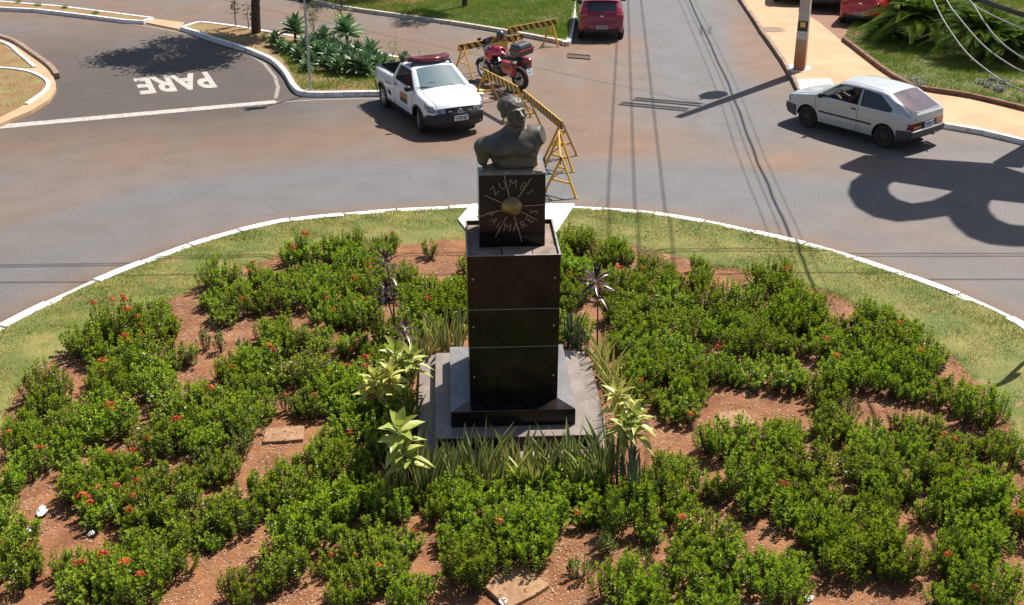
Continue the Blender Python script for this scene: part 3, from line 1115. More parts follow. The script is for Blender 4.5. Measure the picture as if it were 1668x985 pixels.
# black front plates of the two upper steps, mitred strips on the top
m_ = MB()
m_.box(((xl3 + xr3) / 2, fy3 - .006, (Z2 + Z3) / 2), (xr3 - xl3 - .01, .012, Z3 - Z2 - .02))
m_.box(((xl2 + xr2) / 2, fy2 - .006, (Z1 + Z2) / 2), (xr2 - xl2 - .01, .012, Z2 - Z1 - .02))
m_.build('facing_slab', M['black_granite'], mon)
m_ = MB()
m_.add([(xl3 + .004, fy3 - .011, Z3 + .004), (xr3 - .004, fy3 - .011, Z3 + .004), (.63, loc_m(832, 650, Z3).y - .004, Z3 + .004), (-.63, loc_m(832, 650, Z3).y - .004, Z3 + .004)], [(0, 1, 2, 3)])
m_.build('ledge_slab', M['black_granite'], mon)
sw0, sw1, st = .622, .638, 2.83
sy0 = loc_m(832, 650, Z3).y
sd = 2 * abs(sy0)
m_ = MB()
def shaft_band(z0, z1):
    f0, f1 = (z0 - Z3) / (st - Z3), (z1 - Z3) / (st - Z3)
    w0_, w1_ = sw0 + (sw1 - sw0) * f0, sw0 + (sw1 - sw0) * f1
    vs = []
    for z, w_ in ((z0, w0_), (z1, w1_)):
        vs += [(-w_, -sd / 2, z), (w_, -sd / 2, z), (w_, sd / 2, z), (-w_, sd / 2, z)]
    m_.add(vs, [(3, 2, 1, 0), (4, 5, 6, 7), (0, 1, 5, 4), (1, 2, 6, 5), (2, 3, 7, 6), (3, 0, 4, 7)])
zj1, zj2 = 1.46, 2.04
for a_, b_ in ((Z3, zj1 - .006), (zj1 + .006, zj2 - .006), (zj2 + .006, st - .05)):
    m_ = MB()
    shaft_band(a_, b_)
    m_.build('shaft', M['black_granite'], mon, bevel=.006)
m_ = MB()
for z in (zj1, zj2):
    m_.box((0, 0, z), (2 * sw0 + .012, sd - .012, .011))
m_.build('mortar_joint', M['joint'], mon)
for z in (1.78, 1.0, 2.5):
    for q in (-1, 1):
        m_ = MB()
        m_.lathe([(0, .006), (.013, .004), (.015, 0)], 10, Matrix.Translation((q * .56, -sd / 2 - .001, z)) @ Matrix.Rotation(R(90), 4, 'X'))
        m_.build('screw', M['galv'], mon)
# open tray at the top of the shaft: thin rim, pale stone slabs inside
m_ = MB()
for q in (-1, 1):
    m_.box((q * (sw1 - .010), 0, st - .02), (.022, sd + .006, .056))
    m_.box((0, q * (sd / 2 - .009), st - .02), (2 * sw1 - .043, .022, .056))
m_.build('rim', M['black_granite'], mon)
m_ = MB()
for q in (-1, 1):
    m_.box((q * (sw1 - .010), 0, st + .011), (.024, sd + .008, .006))
    m_.box((0, q * (sd / 2 - .009), st + .011), (2 * sw1 - .045, .024, .006))
m_.build('rim_edge', M['joint'], mon)
m_ = MB()
tw = sw1 - .03
for i, (x0_, x1_, dz) in enumerate(((-tw, -.16, .0), (-.15, .26, .006), (.27, tw, .002))):
    box6(m_, x0_, x1_, -sd / 2 + .05, -.27, st - .10, st - .03 + dz)
box6(m_, -tw, tw, -.26, sd / 2 - .02, st - .12, st - .045)
box6(m_, -tw, tw, -sd / 2 + .02, sd / 2 - .02, st - .14, st - .10)
m_.build('tray_slab', M['tray_stone'], mon, bevel=.006)
bw, bz0, bz1 = .455, st - .05, 3.86
bf = loc_m(832, 397, st).y
bd = .86
print('block front', bf, 'sd', sd)
m_ = MB()
box6(m_, -bw, bw, bf, bf + bd, bz0, bz1 - .03)
m_.build('block', M['black_granite'], mon, bevel=.005)
m_ = MB()
box6(m_, -bw - .004, bw + .004, bf - .004, bf + bd + .004, bz1 - .03, bz1)
m_.build('block_top', M['grey_granite'], mon, bevel=.005)
# emblem: a brass half ball with rays, and the name in two arcs
ez = bz0 + (bz1 - bz0) * .565
em = MB()
em.lathe([(.160 * math.sin(t), .125 * math.cos(t)) for t in [i * math.pi / 2 / 10 for i in range(11)]], 28, Matrix.Translation((-.01, bf, ez)) @ Matrix.Rotation(R(90), 4, 'X'))
emo = em.build('sun_disc', M['brass'], mon, smooth=True, angle=80)
k_ = .91 / 640
for ex, ey in ((455, 120), (710, 165), (850, 415), (770, 560), (625, 770), (370, 725), (195, 525), (270, 318)):
    dx_, dz_ = (ex - 525) * k_, -(ey - 425) * k_ / .95
    L_ = math.hypot(dx_, dz_)
    e_ = MB()
    a_ = Vector((-.01 + dx_ / L_ * .12, bf - .03, ez + dz_ / L_ * .12))
    b_ = Vector((-.01 + dx_, bf - .012, ez + dz_))
    e_.bar(a_, b_, .011, .011)
    e_.ball(b_, .010, 8, 5)
    e_.build('ray', M['ray_metal'], emo)
def letter(ch, ang_, rad_, flip, size=.165):
    v, f = text_geo(ch, size, .004, -.003)
    out = []
    for p in v:
        q = Vector((p.x * .92, p.y * 1.05))
        if flip:
            cx_, cz_ = math.cos(ang_) * rad_, math.sin(ang_) * rad_
            rot = ang_ + math.pi / 2
        else:
            cx_, cz_ = math.cos(ang_) * rad_, math.sin(ang_) * rad_
            rot = ang_ - math.pi / 2
        x_ = cx_ + q.x * math.cos(rot) - q.y * math.sin(rot)
        z_ = cz_ + q.x * math.sin(rot) + q.y * math.cos(rot)
        out.append((-.01 + x_, bf - .004 - p.z, ez + z_))
    MB().add(out, [tuple(f_) for f_ in f]).build('letter', M['letter_metal'], mon)
for ch, a in zip('ZUMBI', (136, 112, 86, 60, 38)):
    letter(ch, R(a), .315, False)
for ch, a in zip('PALMARES', (200, 221, 240, 260, 281, 301, 321, 343)):
    letter(ch, R(a), .325, True)

# bronze bust
S = SDF((-.62, -.42, -.03), (.58, .40, 1.22), .0115)
S.add(S.ell((0, .02, .28), (.35, .21, .34)), .02)
S.add(S.ell((.02, .02, .08), (.33, .20, .20)), .08)
S.add(S.ell((-.155, -.135, .36), (.17, .115, .135)), .03)
S.add(S.ell((.155, -.135, .38), (.17, .115, .135)), .03)
S.cut(S.cap((.005, -.275, .52), (.0, -.265, .05), .035, .03), .05)
S.cut(S.cap((-.30, -.25, .215), (.30, -.25, .225), .02, .02), .06)
S.add(S.cap((.0, .05, .59), (-.31, .02, .43), .125, .118), .09)
S.add(S.cap((.0, .05, .60), (.30, .03, .58), .125, .125), .09)
S.add(S.ell((-.385, 0, .385), (.145, .150, .160)), .06)
S.add(S.cap((-.40, -.01, .37), (-.400, -.03, .15), .130, .095), .05)
S.add(S.cap((.27, .01, .56), (.50, -.01, .58), .160, .145), .07)
S.add(S.ell((.23, .0, .42), (.16, .16, .25)), .06)
S.cut(-(S.X[..., 0] * .93 - S.X[..., 1] * .26 + S.X[..., 2] * .22 - .505), .008)        # left arm sawn off
S.cut(S.ell((-.295, -.10, .06), (.07, .18, .16)), .04)               # hollow below the right arm
S.cut(S.ell((.47, 0, .18), (.13, .30, .24)), .06)                  # underside of the raised shoulder
S.add(S.cap((0, .06, .58), (.03, .005, .80), .128, .108), .06)
S.add(S.cap((-.045, -.09, .59), (.01, -.055, .74), .03, .03), .05)
S.add(S.cap((.10, -.07, .60), (.10, .0, .80), .03, .035), .05)
S.add(S.ell((-.10, -.085, .47), (.22, .10, .12)), .08)
S.add(S.ell((.12, -.085, .49), (.22, .10, .12)), .08)
yaw = R(28)
Rh = rotz(yaw) @ np.array([[-1, 0, 0], [0, -1, 0], [0, 0, 1.]])
# local y (face) points to the viewer, then turns to the viewer's right
tilt = R(13)
Rt = np.array([[1, 0, 0], [0, math.cos(tilt), -math.sin(tilt)], [0, math.sin(tilt), math.cos(tilt)]])
head_parts(S, (.02, -.03, .725), Rh @ Rt @ np.diag([1.0, 1.0, 1.12]), 1.10)
S.d = np.maximum(S.d, -(S.X[..., 2] + .0))
V, F = S.mesh()
bme = MB().add(V, F)
bu = bme.build('bust', M['bronze'], mon, smooth=True, angle=180)
bu.location = (.03, bf + .265, bz1 - .012)
bu.scale = (1.0, 1.0, .815)
m_ = MB()
out = [(-.40 + .8 * i / 16, -.30 - .02 * math.sin(i * 1.3)) for i in range(17)] + [(.40 - .8 * i / 16, .22 + .015 * math.sin(i * 2.1)) for i in range(17)]
m_.prism(out, 0, .022)
o = m_.build('bust_bedding', M['tray_stone'], mon, bevel=.004)
o.location = (.01, bf + .31, bz1)
# white slab lying between the kerb and the monument
sl = MB().prism([at(u, v, .16) for u, v in ((746, 356), (768, 331), (936, 331), (900, 386), (780, 400))], .0, .16)
tag(sl.build('concrete_slab', M['white_paint'], bevel=.01), 'white painted concrete slab on the grass behind the black monument', 'slab')

# ---------------------------------------------------------------- vehicles
def seg_dist(px_, py_, poly):
    """distance from points to an open polyline"""
    best = np.full(px_.shape, 9.0)
    for (ax, ay), (bx, by) in zip(poly[:-1], poly[1:]):
        dx_, dy_ = bx - ax, by - ay
        t = np.clip(((px_ - ax) * dx_ + (py_ - ay) * dy_) / (dx_ * dx_ + dy_ * dy_ + 1e-12), 0, 1)
        best = np.minimum(best, np.hypot(px_ - ax - t * dx_, py_ - ay - t * dy_))
    return best
class Car:
    """car shell: a side outline filled with constraint edges and blown out to the body's width, joined by strips across"""
    def __init__(s, prof, W, axles, wr, sill, fillet=.07):
        # prof: (x, z, label, crown) from the rear underside over the roof to the front underside
        s.prof, s.W, s.axles, s.wr, s.sill, s.fr = prof, W, axles, wr, sill, fillet
        s.pl = [(p[0], p[1]) for p in prof]
        s.regions = []
        s.parts = {}
    def width(s, x, z):
        x, z = np.asarray(x, float), np.asarray(z, float)
        d = np.minimum(seg_dist(x, z, s.pl), s.fr)
        ins = s.fr * (1 - np.sqrt(np.maximum(0, 1 - (1 - d / s.fr) ** 2)))
        return s.W(x, z) - ins
    def outline(s):
        out = list(s.pl)
        arch = s.wr + .055
        fx, rx = s.axles
        bot = [(out[-1][0], out[-1][1])]
        def arc(cx_):
            r = []
            a0 = math.asin(max(-1, min(1, (s.sill - s.wr) / arch)))
            for i in range(17):
                a = a0 + (math.pi - 2 * a0) * i / 16
                r.append((cx_ + arch * math.cos(a), s.wr + arch * math.sin(a)))
            return r
        seq = arc(fx) + arc(rx)
        return out + seq
    def add(s, name, vs, fs):
        v, f = s.parts.setdefault(name, ([], []))
        o = len(v)
        v.extend(vs)
        f.extend([tuple(i + o for i in q) for q in fs])
    def side(s, regions, name_side):
        """regions: list of (name, polygon or predicate, offset); later ones win"""
        out = s.outline()
        pts, edges = [], []
        def loop(poly, closed=True, mx=.12):
            p = []
            m = len(poly)
            for i in range(m if closed else m - 1):
                a, b = poly[i], poly[(i + 1) % m]
                k = max(1, int(math.hypot(b[0] - a[0], b[1] - a[1]) / mx))
                for q in range(k):
                    p.append((a[0] + (b[0] - a[0]) * q / k, a[1] + (b[1] - a[1]) * q / k))
            if not closed:
                p.append(poly[-1])
            o = len(pts)
            pts.extend(p)
            m = len(p)
            for i in range(m if closed else m - 1):
                edges.append((o + i, o + (i + 1) % m))
        loop(out)
        for nm, rg, off in regions:
            if isinstance(rg, list):
                loop(rg)
            elif isinstance(rg, tuple):
                for cx_ in s.axles:
                    c = [(cx_ + rg[0] * math.cos(2 * math.pi * i / 30), s.wr + rg[0] * math.sin(2 * math.pi * i / 30)) for i in range(30)]
                    loop(c, mx=9)
        x0, x1 = min(p[0] for p in out), max(p[0] for p in out)
        z0, z1 = min(p[1] for p in out), max(p[1] for p in out)
        gx, gz = np.meshgrid(np.arange(x0, x1, .075), np.arange(z0, z1, .06))
        gx, gz = gx.ravel(), gz.ravel()
        dd = seg_dist(gx, gz, out + [out[0]])
        for a, b, d in zip(gx, gz, dd):
            if d > .03 and inside((a, b), out):
                pts.append((a, b))
        # rows close to the outline, for the rounded edge
        pl = resample([Vector((p[0], p[1], 0)) for p in s.pl], .06)
        for d in (.012, .03, .055):
            if d < s.fr:
                for q in offset_line(pl, d) + offset_line(pl, -d):
                    if inside((q.x, q.y), out):
                        pts.append((q.x, q.y))
        r = geometry.delaunay_2d_cdt([Vector(p) for p in pts], edges, [], 0, 1e-4)
        V, Fc = r[0], r[2]
        cx_ = np.array([sum(V[i].x for i in f) / len(f) for f in Fc])
        cz_ = np.array([sum(V[i].y for i in f) / len(f) for f in Fc])
        groups = {}
        for f, a, b in zip(Fc, cx_, cz_):
            if not inside((a, b), out):
                continue
            nm, off = 'body', 0.0
            for n_, rg, of_ in regions:
                if isinstance(rg, list):
                    if inside((a, b), rg):
                        nm, off = n_, of_
                elif any(math.hypot(a - q, b - s.wr) < rg[0] for q in s.axles):
                    nm, off = n_, of_
            groups.setdefault((nm, off), []).append(f)
        for (nm, off), ff in groups.items():
            used = sorted({i for f in ff for i in f})
            mp = {i: k for k, i in enumerate(used)}
            xs_ = np.array([V[i].x for i in used])
            zs_ = np.array([V[i].y for i in used])
            ws = s.width(xs_, zs_) + off
            for sd_ in (1, -1):
                vs = [(x, sd_ * w_, z) for x, w_, z in zip(xs_, ws, zs_)]
                fs = [tuple(mp[i] for i in f) for f in ff]
                # winding: outwards
                def ori(f):
                    a, b, c = vs[f[0]], vs[f[1]], vs[f[2]]
                    cr = (b[0] - a[0]) * (c[2] - a[2]) - (b[2] - a[2]) * (c[0] - a[0])
                    return f if (cr < 0) == (sd_ > 0) else tuple(reversed(f))
                fs = [ori(f) for f in fs]
                key = nm if nm in ('body',) else nm + ('|L' if sd_ > 0 else '|R')
                s.add(key, vs, fs)
    def top(s, rule, ts=None):
        """rule(label, t, frac along) -> part name or None"""
        ts = ts or [-1, -.97, -.92, -.88, -.8, -.7, -.62, -.5, -.35, -.18, 0, .18, .35, .5, .62, .7, .8, .88, .92, .97, 1]
        n = len(s.prof)
        rows, labs = [], []
        def row(x, z, cr, nx_, nz_):
            w_ = float(s.width(np.array([x]), np.array([z]))[0])
            r = []
            for t in ts:
                c = cr * (1 - abs(t) ** 2.2)
                r.append((x + nx_ * c, t * w_, z + nz_ * c))
            return r
        for i in range(n - 1):
            (xa, za, lab, ca), (xb, zb, _, cb) = s.prof[i], s.prof[i + 1]
            k = max(1, int(math.hypot(xb - xa, zb - za) / .14))
            for q in range(k):
                f = q / k
                rows.append((xa + (xb - xa) * f, za + (zb - za) * f, ca + (cb - ca) * f))
                labs.append((lab, (f + .5 / k)))
        rows.append((s.prof[-1][0], s.prof[-1][1], s.prof[-1][3]))
        R_ = []
        for i, (x, z, c) in enumerate(rows):
            a, b = rows[max(i - 1, 0)], rows[min(i + 1, len(rows) - 1)]
            d = Vector((b[0] - a[0], b[1] - a[1]))
            d.normalize()
            R_.append(row(x, z, c, -d.y, d.x))
        m = len(ts)
        for i in range(len(rows) - 1):
            for j in range(m - 1):
                tm = (ts[j] + ts[j + 1]) / 2
                nm = rule(labs[i][0], tm, labs[i][1])
                if nm is None:
                    continue
                q = [R_[i][j], R_[i + 1][j], R_[i + 1][j + 1], R_[i][j + 1]]
                s.add(nm, q, [(0, 1, 2, 3)])
        s.rows, s.R_, s.ts, s.labs = rows, R_, ts, labs
    def finish(s, root, mats, angle=32):
        objs = {}
        for key, (v, f) in s.parts.items():
            nm = key.split('|')[0]
            mb = MB().add(v, f)
            m = mats.get(key, mats.get(nm))
            me_name = nm
            o = mb.build(me_name, m, root, smooth=True, angle=angle, merge=False)
            bm = bmesh.new()
            bm.from_mesh(o.data)
            bmesh.ops.remove_doubles(bm, verts=bm.verts, dist=2e-3)
            isl = []
            if nm != 'body':
                seen = set()
                for f0 in bm.faces:
                    if f0 in seen:
                        continue
                    st, comp = [f0], []
                    seen.add(f0)
                    while st:
                        q = st.pop()
                        comp.append(q)
                        for e in q.edges:
                            for g_ in e.link_faces:
                                if g_ not in seen:
                                    seen.add(g_)
                                    st.append(g_)
                    isl.append([[(tuple(v_.co)) for v_ in q.verts] for q in comp])
            bm.to_mesh(o.data)
            bm.free()
            big = [q for q in isl if len(q) > 5]
            if len(big) > 1:                      # front and rear bumper, each arch: a part each
                big[0] += [p for q in isl if len(q) <= 5 for p in q]
                bpy.data.objects.remove(o)
                for comp in big:
                    mb = MB()
                    for poly in comp:
                        mb.add(poly, [tuple(range(len(poly)))])
                    o = mb.build(nm, m, root)
                    bm = bmesh.new()
                    bm.from_mesh(o.data)
                    bmesh.ops.remove_doubles(bm, verts=bm.verts, dist=2e-3)
                    bm.to_mesh(o.data)
                    bm.free()
                    o.data.shade_smooth()
                    o.data.set_sharp_from_angle(angle=R(angle))
                    objs[key] = o
                continue
            o.data.shade_smooth()
            o.data.set_sharp_from_angle(angle=R(angle))
            objs[key] = o
        return objs
def wheel(root, x, y, r, wd, style, steer=0.0):
    """tyre, rim and brake drum; the outer face looks along +y or -y"""
    q = 1 if y > 0 else -1
    mt = Matrix.Rotation(R(-90) * q, 4, 'X')
    h = MB().lathe([(0, -.02), (r * .5, -.02), (r * .52, -.07), (0, -.08)], 20, mt).build('wheel', M['iron'], root, smooth=True)
    h.location = (x, y, r)
    h.rotation_euler = (0, 0, steer)
    hw = wd / 2
    rr = r * .64
    pr = [(rr, -wd), (r * .90, -wd * 1.02), (r * .98, -wd * .90), (r, -wd * .75), (r, -wd * .27), (r * .985, -wd * .10), (r * .93, .0), (r * .80, .008), (rr, -.012), (rr * .97, -.03)]
    MB().lathe(pr, 32, mt).build('tyre', M['rubber'], h, smooth=True, angle=50)
    rim = MB()
    if style == 'steel':
        rim.lathe([(rr, -.012), (rr * .94, -.015), (rr * .90, -.05), (rr * .74, -.055), (rr * .62, -.03), (rr * .40, -.028), (rr * .3, -.045), (rr * .24, -.02), (.0, -.015)], 28, mt)
        for i in range(5):
            a = 2 * math.pi * i / 5
            rim.lathe([(0, .0), (.012, -.004), (.013, -.02)], 8, mt @ Matrix.Translation((math.cos(a) * rr * .30, math.sin(a) * rr * .30, -.012)))
        m = M['steel_rim']
    else:
        rim.lathe([(rr, -.012), (rr * .94, -.012), (rr * .90, -.055), (rr * .88, -.10)], 28, mt)
        rim.lathe([(rr * .26, -.045), (rr * .24, -.018), (0, -.012)], 20, mt)
        ns = 9 if style == 'cover' else 6
        for i in range(ns):
            a = 2 * math.pi * i / ns
            for da_ in ((-.10, .10) if style != 'cover' else (0,)):
                p0 = mt @ Vector((math.cos(a + da_) * rr * .2, math.sin(a + da_) * rr * .2, -.022))
                p1 = mt @ Vector((math.cos(a + da_ * .6) * rr * .93, math.sin(a + da_ * .6) * rr * .93, -.02))
                rim.bar(p0, p1, .030 if style == 'cover' else .020, .02, up=(0, 1, 0))
        m = M['alloy']
    rim.build('rim', m, h, smooth=True, angle=40)
    return h
def underbody(root, c, wmax):
    x0, x1 = c.pl[0][0], c.pl[-1][0]
    u = MB()
    fx, rx = c.axles
    a = c.wr + .06
    inn = wmax - .24
    u.box(((x0 + x1) / 2, 0, .36), (x1 - x0 - .10, inn * 2, .22))
    u.box(((fx - a + rx + a) / 2, 0, .33), (fx - rx - 2 * a, wmax * 2 - .16, .16))
    for ax in (fx, rx):
        for q in (-1, 1):
            n_ = 14
            vs = []
            for i in range(n_ + 1):
                t = math.pi * i / n_
                for yy in (inn, wmax - .045):
                    vs.append((ax + a * math.cos(t), q * yy, c.wr + a * math.sin(t)))
            u.add(vs, [(2 * i, 2 * i + 1, 2 * i + 3, 2 * i + 2) for i in range(n_)])
    return u.build('underbody', M['black_plastic'], root)
def plate(root, p, rot, txt, blue=True, m='plate_white'):
    pl = MB().box((0, 0, 0), (.40, .012, .13)).build('number_plate', M[m], root, bevel=.004)
    pl.location = p
    pl.rotation_euler = rot
    if blue:
        o = MB().box((0, -.0075, .048), (.396, .004, .028)).build('plate_band', M['plate_blue'], pl)
    v, f = text_geo(txt, .092, 0, .002)
    dz = -.014 if blue else 0
    o = MB().add([(q.x * .93, -.0075, q.y * 1.1 + dz) for q in v], f).build('plate_text', M['ink'], pl)
    return pl
def mirror(root, x, y, z, m):
    q = 1 if y > 0 else -1
    o = MB()
    o.ball((x, y + q * .085, z), (.055, .105, .075), 12, 8)
    o.bar((x - .0, y - q * .03, z - .05), (x, y + q * .06, z - .02), .05, .035)
    return o.build('wing_mirror', m, root, smooth=True)
def lid_gap(root, c, lab, t, r=.007, ends=True):
    """shut line of a bonnet or drip rail along the strips"""
    k = min(range(len(c.ts)), key=lambda i: abs(c.ts[i] - t))
    k2 = len(c.ts) - 1 - k
    rows = [i for i, (a, b) in enumerate(c.labs) if a == lab]
    if not rows:
        return
    L = [c.R_[i][k] for i in rows + [rows[-1] + 1]]
    L2 = [c.R_[i][k2] for i in rows + [rows[-1] + 1]]
    MB().tube(L, r, 4).build('shut_line', M['ink'], root)
    MB().tube(L2, r, 4).build('shut_line', M['ink'], root)
    if ends:
        MB().tube([c.R_[rows[0]][i] for i in range(min(k, k2), max(k, k2) + 1)], r, 4).build('shut_line', M['ink'], root)
def place(o, rear_px, front_px, wb, z=0.0, side=1, half=.7):
    """put a car so that its near wheels stand on two pixels (side: +1 the left wheels)"""
    a, b = at(*rear_px, z), at(*front_px, z)
    d = (b - a).normalized()
    n_ = Vector((-d.y, d.x, 0))
    c = (a + b) / 2 - n_ * side * half
    o.location = (c.x, c.y, z)
    o.rotation_euler = (0, 0, math.atan2(d.y, d.x))
def plan(x, x0, x1, amt=.12, ln=.7):
    f = np.maximum(0, (x - (x1 - ln)) / ln)
    r = np.maximum(0, ((x0 + ln) - x) / ln)
    return amt * f ** 2.2 + amt * .8 * r ** 2.2
def seat_set(root, xs_, m='seat_cloth', ys_=(-.36, .36)):
    for x in xs_:
        for y in ys_:
            o = MB()
            o.box((x + .05, y, .46), (.48, .48, .16))
            o.box((x - .24, y, .80), (.14, .46, .62), Matrix.Rotation(R(-14), 3, 'Y'))
            o.box((x - .33, y, 1.10), (.09, .25, .16), Matrix.Rotation(R(-14), 3, 'Y'))
            o.build('seat', M[m], root, bevel=.04)
def seam(root, pts, c, r=.008):
    """dark gap along a line on both flanks"""
    for q in (1, -1):
        pp = resample([Vector((p[0], p[1], 0)) for p in pts], .08)
        w_ = c.width(np.array([p.x for p in pp]), np.array([p.y for p in pp]))
        MB().tube([(p.x, q * (a - .001), p.y) for p, a in zip(pp, w_)], r, 4).build('door_gap', M['ink'], root)

# ---- silver three-door hatchback at the corner
gol = thing('hatchback', 'old silver three-door hatchback with black bumpers turning at the pavement corner', 'car')
prof = [(-1.76, .30, 'low', 0), (-1.87, .34, 'bumper', .02), (-1.93, .40, 'bumper', .05), (-1.93, .53, 'bumper', .05), (-1.87, .555, 'tail', .04), (-1.865, .73, 'gate', .04), (-1.84, .90, 'gate', .04), (-1.79, .955, 'rear_glass', .035),
        (-1.10, 1.305, 'roof', .03), (-.88, 1.345, 'roof', .03), (-.2, 1.37, 'roof', .03), (.20, 1.355, 'roof', .03), (.36, 1.32, 'screen', .05), (.97, .945, 'cowl', .05), (1.06, .915, 'hood', .04), (1.78, .79, 'hood', .04), (1.87, .75, 'grille', .05),
        (1.885, .575, 'bumper', .05), (1.95, .55, 'bumper', .06), (1.96, .40, 'bumper', .06), (1.88, .27, 'low', .03), (1.76, .24, 'low', 0)]
def Wg(x, z):
    belt = .90
    w_ = .80 - plan(x, -1.93, 1.95, .085, .75)
    w_ = w_ - .045 * np.clip((.55 - z) / .4, 0, 1) ** 1.5
    w_ = w_ - .36 * np.maximum(0, z - belt) - .02 * np.clip((z - .62) / .3, 0, 1)
    return w_
c = Car(prof, Wg, (1.17, -1.17), .285, .235, .065)
fr_glass = [(.80, .945), (.31, 1.275), (-.30, 1.295), (-.31, .925)]
q_glass = [(-.42, .925), (-.40, 1.29), (-.86, 1.25), (-1.30, 1.02), (-1.27, .93)]
def grow(poly, d):
    cx_ = sum(p[0] for p in poly) / len(poly)
    cz_ = sum(p[1] for p in poly) / len(poly)
    return [(p[0] + d * (1 if p[0] > cx_ else -1), p[1] + d * (1 if p[1] > cz_ else -1) * .7) for p in poly]
c.side([('arch_lip', (.375,), .006), ('door', [(.93, .27), (.95, .90), (.88, .945), (.33, 1.315), (-.345, 1.325), (-.36, .27)], .002),
        ('side_trim', [(.80, .50), (.80, .545), (-.80, .545), (-.80, .50)], .008), ('bumper', [(-2, .2), (-2, .55), (-1.53, .535), (-1.50, .2)], .012), ('bumper', [(2.1, .2), (2.1, .56), (1.56, .53), (1.53, .2)], .012),
        ('window_seal', grow(fr_glass, .022), .001), ('window_seal', grow(q_glass, .022), .001), ('front_window', fr_glass, -.006), ('rear_window', q_glass, -.004),
        ('tail_lamp', [(-1.95, .575), (-1.95, .725), (-1.80, .725), (-1.80, .575)], .006), ('headlamp', [(2, .585), (2, .745), (1.80, .745), (1.80, .585)], .004)], 's')
def rule(lab, t, f):
    a = abs(t)
    if lab in ('bumper', 'low'):
        return 'bumper'
    if lab == 'rear_glass':
        return 'rear_screen' if a < .88 and .06 < f < .95 else ('screen_seal' if a < .92 else 'body')
    if lab == 'screen':
        return 'windscreen' if a < .92 else 'body'
    if lab == 'tail':
        return 'tail_panel' if a < .5 else ('tail_lamp|L' if t > 0 else 'tail_lamp|R')
    if lab == 'grille':
        return 'grille' if a < .5 else ('headlamp|L' if t > 0 else 'headlamp|R')
    return 'body'
c.top(rule)
mats = {'body': M['silver_car'], 'door': M['silver_car'], 'arch_lip': M['silver_car'], 'side_trim': M['black_plastic'], 'bumper': M['grey_plastic'], 'window_seal': M['black_plastic'], 'screen_seal': M['black_plastic'], 'front_window': M['clear_glass'], 'rear_window': M['tint_glass'],
        'rear_screen': M['rear_glass'], 'windscreen': M['clear_glass'], 'tail_panel': M['black_plastic'], 'tail_lamp': M['lamp_red'], 'tail_lamp|R': M['lamp_red'], 'grille': M['black_plastic'], 'headlamp': M['lamp_clear']}
go = c.finish(gol, mats)
underbody(gol, c, .80)
for x in c.axles:
    for y in (.775, -.775):
        wheel(gol, x, y, .285, .165, 'steel', R(4) if x > 0 else 0)
seam(gol, [(.93, .27), (.95, .90), (.88, .945)], c)
seam(gol, [(-.36, .27), (-.345, 1.325)], c, .007)
lid_gap(gol, c, 'hood', .92)
lid_gap(gol, c, 'roof', .92, .006, False)
plate(gol, (-1.925, 0, .645), (R(-6), 0, R(-90)), 'KTI0161')
for q in (1, -1):
    hnd = MB().box((-.24, q * .801, .80), (.13, .03, .035)).build('door_handle', M['black_plastic'], go['door|L' if q > 0 else 'door|R'], bevel=.008)
    o = MB().box((-1.895, q * .47, .615), (.012, .30, .05), Matrix.Rotation(R(0), 3, 'Z')).build('indicator', M['lamp_amber'], go['tail_lamp|L' if q > 0 else 'tail_lamp|R'])
    mirror(gol, .74, q * .79, .965, M['black_plastic'])
bd_ = MB().lathe([(0, .006), (.035, .005), (.04, 0)], 18, Matrix.Translation((-1.905, .52, .80)) @ Matrix.Rotation(R(-90), 4, 'Y')).build('badge', M['chrome'], gol)
v, f = text_geo('GOL', .06)
MB().add([(-1.885 + .0, -q_.x - .52, q_.y + .86) for q_ in v], [tuple(reversed(t)) for t in f]).build('badge_text', M['ink'], gol)
hb = MB()
hb.tube([(-1.86, -.12, .36), (-2.02, -.12, .38)], .022, 8)
hb.ball((-2.03, -.12, .425), .032, 10, 7)
hb.build('tow_ball', M['chrome'], gol)
MB().bar((-1.80, -.5, .978), (-1.80, .5, .978), .03, .012).build('rear_spoiler', M['silver_car'], gol)
dsh = MB()
dsh.box((.86, 0, .84), (.34, 1.36, .22))
dsh.build('dashboard', M['interior'], gol, bevel=.05)
sw_ = MB()
sw_.lathe([(.175 + .014 * math.cos(i * math.pi / 4), .014 * math.sin(i * math.pi / 4)) for i in range(8)], 24, Matrix.Translation((.50, .36, .90)) @ Matrix.Rotation(R(-62), 4, 'Y'), closed=True)
sw_.bar((.50, .36 - .16, .90), (.50, .36 + .16, .90), .03, .012)
sw_.tube([(.50, .36, .90), (.72, .36, .80)], .025, 8)
sw_.build('steering_wheel', M['black_plastic'], gol, smooth=True)
seat_set(gol, (.02,))
rs = MB()
rs.box((-.80, 0, .50), (.45, 1.2, .2))
rs.box((-1.05, 0, .76), (.16, 1.2, .5), Matrix.Rotation(R(-14), 3, 'Y'))
rs.build('rear_seat', M['seat_cloth'], gol, bevel=.04)
place(gol, (1436, 240), (1313, 207), 2.34, 0, 1, .775)
gol.scale = (1.0, 1.0, 1.0)
